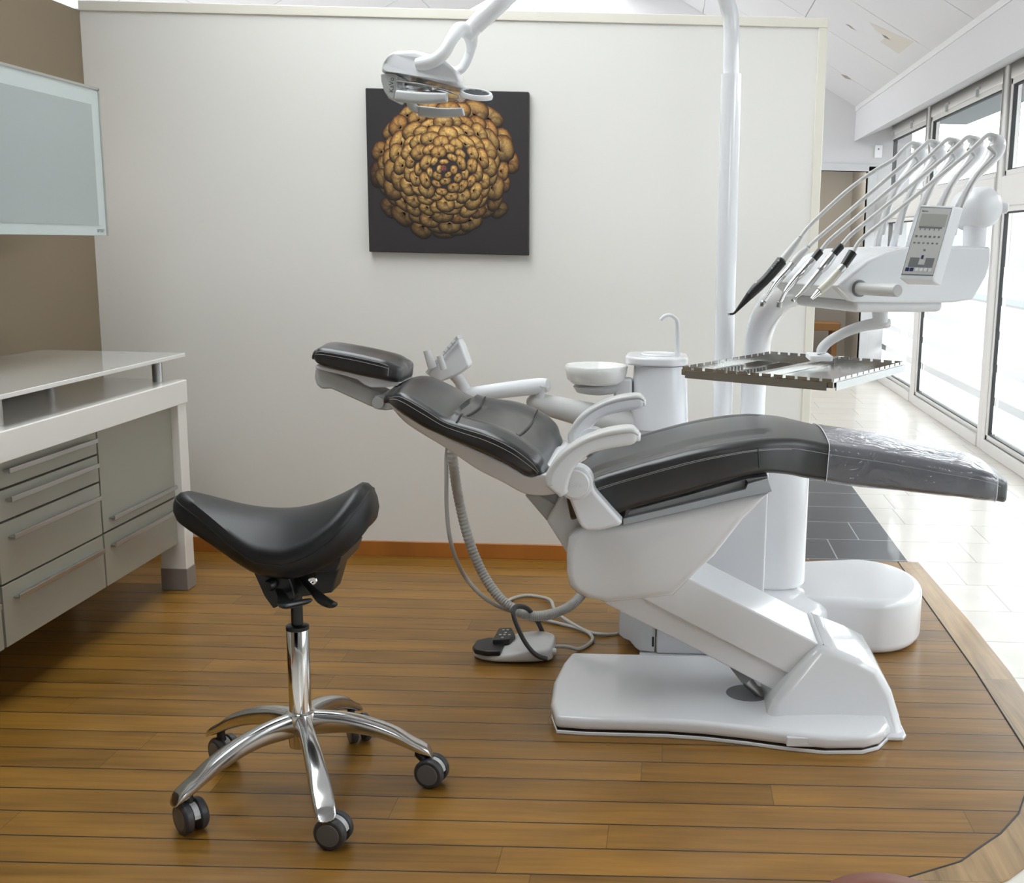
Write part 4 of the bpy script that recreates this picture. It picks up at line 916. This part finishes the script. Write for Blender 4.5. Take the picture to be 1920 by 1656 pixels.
# whip arms
wt0 = at(1865, 270, Y=2.25); dW = Vector((P1.x-P0.x, P1.y-P0.y, 0)).normalized()*.0585
dW = Vector((-.0262, .0525, 0))
arms = []
for i in range(5):
    o_ = dW*i
    base = [at(1768, 475, Y=2.42), at(1778, 440, Y=2.39), at(1793, 400, Y=2.33), at(1812, 360, Y=2.265), at(1830, 330, Y=2.255), at(1852, 305, Y=2.25), at(1866, 285, Y=2.25), at(1869, 270, Y=2.25), at(1862, 259, Y=2.25), at(1853, 260, Y=2.25)]
    w = obj('whip_arm', tube([p+o_ for p in base], [.012, .011, .0105, .010, .0105, .014, .019, .020, .013, .005], 16, 5, flat=(1, .75)), W, dl, smooth=True)
# handpieces with their hoses: each a thing resting in the holder
def path(p): return [at(a, b, Y=c) for a, b, c in p]
def hose(root, i, tail, r=.0042, sag=.0):
    o_ = dW*i; top = [at(1815, 287, Y=2.235)+o_, at(1835, 268, Y=2.232)+o_, at(1853, 253, Y=2.235)+o_, at(1868, 256, Y=2.238)+o_]
    t2 = [at(1852, 275, Y=2.232)+o_, at(1866, 288, Y=2.230)+o_, at(1858, 300, Y=2.232)+o_, at(1835, 325, Y=2.24)+o_, at(1812, 365, Y=2.25)+o_, at(1798, 405, Y=2.27)+o_, at(1790, 440, Y=2.29)+o_]
    # hose from the handpiece tail up over the whip
    A_ = Vector(tail[0]); D = (Vector(tail[0])-Vector(tail[1])).normalized(); q = [A_, A_+D*.03]
    end = top[0]
    for f in (.25, .5, .75): p = (A_+D*.03).lerp(end, f); p.z -= sag*math.sin(PI*f); q.append(p)
    q += top
    obj('hose', tube(q, r, 12, 6), HOS, root, smooth=True)
    obj('hose', tube(t2, r*.85, 10, 4), HOS, root, smooth=True)
yl = [2.2+.25*(i+.4)/5 for i in range(5)]
# 0 ivory prophylaxis handpiece (nearest)
def hand(i, name, label): return empty(name, at([1550, 1515, 1480, 1455, 1415][i], [535, 535, 540, 535, 550][i], Y=yl[i]-.02), label, 'handpiece', 'instruments resting in the delivery unit holder')
def seg(nm, root, a, b, r0, r1, M, Y0, Y1, n=24, mids=None):
    pts_ = [at(a[0], a[1], Y=Y0), at(b[0], b[1], Y=Y1)]
    return obj(nm, tube(pts_, [r0, r1], n), M, root, smooth=False, bevel=.0008)
Y = yl[0]-.03; t = hand(0, 'dental_handpiece', 'ivory handpiece with black tail and chrome nose, nearest the hand grip')
seg('tail_sleeve', t, (1599, 473), (1582, 499), .0092, .0078, BLM, Y+.02, Y+.012)
seg('metal_collar', t, (1582, 499), (1573, 509), .0072, .0076, BRS, Y+.012, Y+.008)
obj('handle', tube([at(1574, 508, Y=Y+.008), at(1560, 524, Y=Y+.004), at(1546, 538, Y=Y), at(1536, 546, Y=Y-.004)], [.0080, .0082, .0082, .0072], 24, 4), IVO, t, smooth=True)
seg('nose_cone', t, (1536, 547), (1521, 561), .0068, .0030, CHR, Y-.004, Y-.01)
hose(t, 0, [at(1600, 472, Y=Y+.02), at(1582, 499, Y=Y+.012)])
Y = yl[1]-.03; t = hand(1, 'dental_handpiece', 'silver handpiece with black tail and dark grey tapered nose ending in a small ball')
seg('tail_sleeve', t, (1577, 461), (1562, 478), .0080, .0078, BLM, Y+.02, Y+.014)
obj('motor', tube([at(1563, 477, Y=Y+.014), at(1556, 486, Y=Y+.012), at(1545, 500, Y=Y+.008), at(1537, 509, Y=Y+.006)], [.0078, .0095, .0092, .0068], 24, 3), ALU, t, smooth=True)
obj('nose', tube([at(1537, 509, Y=Y+.006), at(1520, 530, Y=Y), at(1502, 550, Y=Y-.006), at(1492, 558, Y=Y-.008)], [.0066, .0062, .0036, .0020], 20, 3), BRS, t, smooth=True)
obj('tip_ball', lathe([(0, -.0045), (.0035, -.0035), (.0048, 0), (.0035, .0035), (0, .0045)], at(1487, 563, Y=Y-.01), (0, 0, 1), 16), CHR, t, smooth=True)
hose(t, 1, [at(1579, 459, Y=Y+.02), at(1562, 478, Y=Y+.014)])
Y = yl[2]-.03; t = hand(2, 'dental_handpiece', 'silver contra-angle handpiece with black tail and bent neck, middle one of the row')
seg('tail_sleeve', t, (1538, 471), (1524, 488), .0080, .0076, BLM, Y+.02, Y+.014)
obj('motor', tube([at(1525, 487, Y=Y+.014), at(1516, 497, Y=Y+.01), at(1505, 510, Y=Y+.006), at(1495, 519, Y=Y+.004)], [.0076, .0094, .0088, .0072], 24, 3), ALU, t, smooth=True)
obj('neck', tube([at(1495, 519, Y=Y+.004), at(1482, 535, Y=Y), at(1472, 548, Y=Y-.004), at(1466, 560, Y=Y-.006), at(1461, 571, Y=Y-.008)], [.007, .0062, .0046, .0042, .0040], 20, 4), ALU, t, smooth=True)
obj('turbine_head', cyl(at(1461, 570, Y=Y-.008)+Vector((.001, 0, .004)), at(1461, 570, Y=Y-.008)+Vector((-.001, 0, -.0075)), .0060, .0064, 20), BRS, t, bevel=.001)
hose(t, 2, [at(1540, 469, Y=Y+.02), at(1524, 488, Y=Y+.014)])
Y = yl[3]-.03; t = hand(3, 'dental_handpiece', 'slim silver turbine handpiece with pale grey tail beside the black syringe')
obj('tail_sleeve', tube([at(1513, 466, Y=Y+.025), at(1500, 478, Y=Y+.018), at(1486, 495, Y=Y+.012)], [.0052, .0078, .0084], 24, 3), WG, t, smooth=True)
seg('metal_collar', t, (1487, 494), (1479, 505), .0074, .0072, BRS, Y+.012, Y+.008)
obj('neck', tube([at(1479, 505, Y=Y+.008), at(1465, 520, Y=Y+.002), at(1450, 539, Y=Y-.002), at(1440, 555, Y=Y-.006), at(1432, 567, Y=Y-.008)], [.0068, .0066, .0052, .0040, .0036], 20, 4), ALU, t, smooth=True)
obj('turbine_head', lathe([(0, -.007), (.005, -.0068), (.0062, -.003), (.0062, .003), (.004, .006), (0, .0065)], at(1431, 569, Y=Y-.008), (.2, 0, 1), 20), BRS, t, smooth=True)
hose(t, 3, [at(1516, 463, Y=Y+.027), at(1500, 478, Y=Y+.018)])
Y = yl[4]-.03; t = hand(4, 'air_water_syringe', 'black three-way syringe with bent nozzle, furthest from the control panel')
obj('handle', tube([at(1466, 489, Y=Y+.012), at(1452, 506, Y=Y+.008), at(1435, 525, Y=Y+.004), at(1418, 541, Y=Y), at(1405, 555, Y=Y-.004)], [.0118, .0112, .0105, .0108, .0088], 24, 5), BLM, t, smooth=True)
obj('nozzle', tube([at(1405, 555, Y=Y-.004), at(1392, 570, Y=Y-.006), at(1379, 585, Y=Y-.009), at(1374, 588.5, Y=Y-.01), at(1367, 589, Y=Y-.011)], [.0086, .0056, .0028, .0024, .0022], 20, 5), BLM, t, smooth=True)
obj('nozzle_tip', cyl(at(1368, 589, Y=Y-.011), at(1364.5, 589.5, Y=Y-.011), .0023, .0023, 16), STL, t)
obj('trigger_button', lathe([(0, 0), (.003, 0), (.003, .005), (0, .006)], at(1420, 533, Y=Y-.003), (-.7, -.3, .8), 12), G1, t)
obj('tail_sleeve', tube([at(1499, 447, Y=Y+.026), at(1488, 462, Y=Y+.020), at(1468, 487, Y=Y+.012)], [.0050, .0076, .0084], 24, 3), WG, t, smooth=True)
hose(t, 4, [at(1501, 445, Y=Y+.028), at(1488, 462, Y=Y+.02)], sag=-.012)
sy = [c for c in t.children if c.name.startswith('handle')][0]
sg = []
for q, (a, b) in enumerate(((1459.5, 488.5), (1455, 492.5), (1452.5, 495.5), (1449.5, 499), (1447, 502.5))):
    c = at(a, b, Y=Y-.0035)
    sg.append(lathe([(.0010, 0), (.0022, 0), (.0022, .0006), (.0010, .0006)], c, (-.2, -1, .2), 12) if q in (0, 4) else box(c.x-.0016, c.x+.0016, c.y-.0006, c.y, c.z-.0006, c.z+.0006))
obj('light_marks', join(*sg), G1, sy)
# tray holder and tray
zt_ = 1.054
pz0 = at(1650, 572, Y=2.42)
obj('tray_post', tube([Vector((pz0.x, pz0.y, zb-.0)), at(1650, 590, Y=2.42), at(1651, 605, Y=2.42)], [.020, .0165, .0165], 24), W2, dl, smooth=True)
obj('tray_arm', tube([at(1668, 606, Y=2.42), at(1652, 606, Y=2.42), at(1620, 611, Y=2.45), at(1585, 623, Y=2.49), at(1555, 640, Y=2.53), at(1541, 655, Y=2.55), at(1540, 664, Y=2.55)], [.009, .0125, .012, .0115, .0115, .0125, .011], 20, 5, flat=(1, .75)), W2, dl, smooth=True)
obj('tray_mount', plan(rbox(at(1516, 664, Y=2.56).x, at(1560, 666, Y=2.55).x, 2.53, 2.62, .008), zt_+.008, zt_+.020), W2, dl, bevel=.002)
NR_ = at(1562, 717, Z=zt_); tu = Vector((-.31, .176, 0)).normalized(); tv = Vector((.176, .31, 0)).normalized()*1.0; tv = Vector((-tu.y, tu.x, 0))*-1 if tu.x > 0 else Vector((tu.y, -tu.x, 0))
if tv.y < 0: tv = -tv
Lu, Lv = .345, .450
TO = Vector((NR_.x, NR_.y, zt_-.012))
tr = empty('instrument_tray', TO, 'stainless steel instrument tray with notched rims held below the delivery head', 'tray')
def tb(u0, u1, v0, v1, n0, n1): return boxf(TO, tu, tv, zU, u0, u1, v0, v1, n0, n1)
obj('tray_floor', tb(0, Lu, 0, Lv, 0, .0012), STL, tr)
def rim(along_u, fixed, L_):
    n = 13; q = []; h0, h1 = .012, .018
    st_ = L_/n
    for k in range(n):
        a, b = k*st_+st_*.12, (k+1)*st_-st_*.12
        if along_u: q.append(tb(a, b, fixed, fixed+.0012, h0-.001, h1))
        else: q.append(tb(fixed, fixed+.0012, a, b, h0-.001, h1))
    q.append(tb(0, L_, fixed, fixed+.0012, 0, h0) if along_u else tb(fixed, fixed+.0012, 0, L_, 0, h0))
    return join(*q)
obj('notched_rim', rim(True, 0.0, Lu), STL, tr); obj('notched_rim', rim(True, Lv-.0012, Lu), STL, tr)
obj('notched_rim', rim(False, 0, Lv), STL, tr); obj('notched_rim', rim(False, Lu-.0012, Lv), STL, tr)
obj('edge_guard', tb(.012, Lu*.97, -.003, -.0012, -.006, .010), BRS, tr); obj('edge_guard', tb(-.003, -.0012, .012, Lv, -.006, .010), BRS, tr)
obj('divider', tb(Lu*.50, Lu*.55, .003, Lv-.003, .0012, .0135), STL, tr, bevel=.001)
for f in (.68, .84):
    dv = obj('perforated_rack', tb(Lu*f, Lu*f+.0012, .02, Lv*.60, .0012, .013), STL, tr)
    obj('rack_teeth', join(*[tb(Lu*f-.004, Lu*f+.006, .03+k*.0165, .036+k*.0165, .0012, .011) for k in range(10)]), BRS, dv)
    obj('rack_end', tb(Lu*f-.035, Lu*f, Lv*.60, Lv*.60+.0012, .0012, .013), STL, dv)

# ------------------------------------------------------------------ operating lamp on its pole
la = empty('operating_lamp', (.185, 3.75, .66), 'white operating lamp on a tall white pole, hanging above the chair headrest', 'lamp')
pz = [Vector((.188, 3.75, .60)), Vector((.186, 3.75, 1.0)), Vector((.182, 3.75, 1.5)), Vector((.180, 3.75, 1.86))]
obj('pole', tube(pz, .0335, 36), W, la, smooth=True)
obj('pole_upper', tube([Vector((.180, 3.75, 1.86)), Vector((.178, 3.75, 1.95)), Vector((.176, 3.75, 2.00)), Vector((.165, 3.74, 2.06)), Vector((.12, 3.70, 2.14)), Vector((.0, 3.6, 2.2)), Vector((-.15, 3.4, 2.2))], .0265, 28, 6), W, la, smooth=True)
YLm = 3.0
obj('spring_arm', tube([Vector((-.15, 3.4, 2.2)), Vector((-.30, 3.15, 2.10)), at(960, -20, Y=3.02), at(935, 5, Y=3.0), at(891, 48, Y=3.0)], [.03, .028, .027, .026, .0225], 28, 4), W, la, smooth=True)
obj('arm_collar', tube([at(893, 46, Y=3.0), at(872, 66, Y=3.0)], [.0215, .024], 28), W2, la, bevel=.002)
obj('yoke', tube([at(880, 60, Y=3.0), at(862, 55, Y=2.97), at(848, 72, Y=2.93), at(833, 98, Y=2.915), at(815, 113, Y=2.915), at(795, 119, Y=2.92), at(783, 121, Y=2.925)], [.022, .018, .0155, .0155, .016, .017, .015], 22, 6), W2, la, smooth=True)
obj('yoke', tube([at(880, 60, Y=3.0), at(884, 78, Y=3.04), at(882, 95, Y=3.08), at(872, 120, Y=3.09), at(858, 133, Y=3.09), at(835, 135, Y=3.09)], [.022, .016, .012, .012, .012, .012], 20, 6), W2, la, smooth=True)
hs_ = [(713, 136, .05), (716, 118, .065), (724, 104, .07), (738, 95, .07), (775, 93, .072), (806, 101, .074), (835, 112, .072), (852, 130, .066), (862, 150, .055), (866, 165, .045), (845, 160, .06), (800, 148, .075), (748, 138, .08), (730, 136, .07)]
obj('lamp_housing', prismw(hs_, YLm), W, la, bevel=.010, bseg=4, angle=25)
obj('front_shell', prismw([(713, 137, .05), (730, 137, .07), (744, 139, .078), (741, 165, .07), (739, 190, .05), (728, 184, .045), (719, 170, .045), (714, 152, .048)], YLm), G1, la, bevel=.006)
obj('lens_cover', prismw([(745, 140, .074), (800, 150, .070), (845, 162, .056), (865, 167, .04), (866, 178, .036), (855, 186, .036), (830, 180, .05), (790, 170, .06), (744, 165, .066)], YLm), CLEAR, la, bevel=.004)
obj('reflector', lathe([(0, .010), (.018, .008), (.034, 0), (.038, -.008), (.037, -.008), (.018, .002), (0, .004)], at(785, 160, Y=3.0), (.12, 0, 1), 32), CHR, la, smooth=True)
obj('reflector', lathe([(0, .006), (.014, .004), (.026, -.002), (.025, -.003), (0, .002)], at(832, 169, Y=3.0), (.2, 0, 1), 28), CHR, la, smooth=True)
obj('lens_rim', tube([at(x, y, Y=c) for x, y, c in ((744, 152, 2.93), (790, 158, 2.925), (835, 169, 2.94), (860, 180, 2.965), (852, 186, 2.99), (820, 180, 3.03), (760, 166, 3.05))], .0022, 8, 5), BRS, la, smooth=True)
obj('lamp_handle', loft([(744, 168, 741, 189, .016), (790, 172, 788, 193, .017), (834, 173, 834, 190, .015)], 2.90, .008, n=5, end=(.003, .003))[0], G1, la, smooth=True)
obj('lamp_handle', loft([(788, 198, 785, 217, .016), (830, 202, 830, 219, .017), (864, 201, 867, 216, .015)], 3.10, .008, n=5, end=(.003, .003))[0], G1, la, smooth=True)
obj('handle_stem', tube([at(770, 186, Y=3.08), at(774, 200, Y=3.09), at(788, 208, Y=3.10)], [.012, .012, .009], 16, 4), G1, la, smooth=True)
lm = obj('louvre_ring', lathe([(.034, -.006), (.042, -.006), (.043, 0), (.040, .006), (.034, .006), (.034, -.006)], at(893, 177, Y=2.98), (.14, -.35, 1), 40), W2, la, smooth=True)
cn = at(893, 177, Y=2.98); nz = Vector((.14, -.35, 1)).normalized(); ux = (Vector((1, 0, 0))-nz*nz.x).normalized(); uy = nz.cross(ux)
obj('louvre', join(*[boxf(cn+uy*(k*.008), ux, uy, nz, -math.sqrt(max(0, .033**2-(k*.008)**2)), math.sqrt(max(0, .033**2-(k*.008)**2)), -.0006, .0006, -.005, .004) for k in range(-4, 5)]), G2, lm)
obj('lettering', text_geo('KaVo', .0165, at(737.5, 174, Y=2.925), (0.05, 0, 1), (-1, 0, .05), .0006), INK, la)

# brown leather pouf, only its rounded top reaches into the view
pc = at(1663, 1700, Y=1.30)
pf = empty('leather_pouf', (pc.x, 1.29, 0), 'brown leather seat, only its rounded top showing at the bottom edge of the view', 'seat')
ztp = at(1663, 1640, Y=1.36).z
obj('pouf_cushion', lathe([(0, ztp-.10), (.07, ztp-.10), (.105, ztp-.08), (.112, ztp-.045), (.095, ztp-.012), (.05, ztp), (0, ztp+.002)], (pc.x, 1.29, 0), n=40), TANL, pf, smooth=True)
for k in range(3):
    a = 2*PI*k/3+.4; obj('pouf_leg', tube([(pc.x+.05*math.cos(a), 1.29+.05*math.sin(a), ztp-.10), (pc.x+.10*math.cos(a), 1.29+.10*math.sin(a), 0)], [.012, .008], 12), OAK, pf)

# ------------------------------------------------------------------ light
w = bpy.data.worlds.new('sky'); S.world = w; w.use_nodes = True
bg = w.node_tree.nodes['Background']; bg.inputs[0].default_value = (.955, .975, 1, 1); bg.inputs[1].default_value = 6.9
def portal(name, loc, rot, sx, sy):
    l = bpy.data.lights.new(name, 'AREA'); l.shape = 'RECTANGLE'; l.size = sx; l.size_y = sy; l.cycles.is_portal = True
    o = bpy.data.objects.new(name, l); COL.objects.link(o); o.location = loc; o.rotation_euler = rot; return o
l = bpy.data.lights.new('back_room_fill', 'AREA'); l.size = .5; l.energy = 20; l.color = (1, .97, .93)  # added fill light that brightens the room beyond the doorway, no fitting there
o = bpy.data.objects.new('back_room_fill', l); COL.objects.link(o); o.location = (1.7, YB+1.0, 2.45)
portal('window_daylight', (XR+.08, 6.2, 1.25), (0, PI/2, 0), 2.4, 10.9)
S.view_settings.view_transform = 'Standard'; S.view_settings.look = 'None'; S.view_settings.gamma = 1; S.view_settings.use_curve_mapping = False
S.view_settings.exposure = 0.0
S.cycles.use_denoising = True
S.cycles.max_bounces = 10; S.cycles.diffuse_bounces = 5; S.cycles.transparent_max_bounces = 12
S.cycles.sample_clamp_indirect = 8
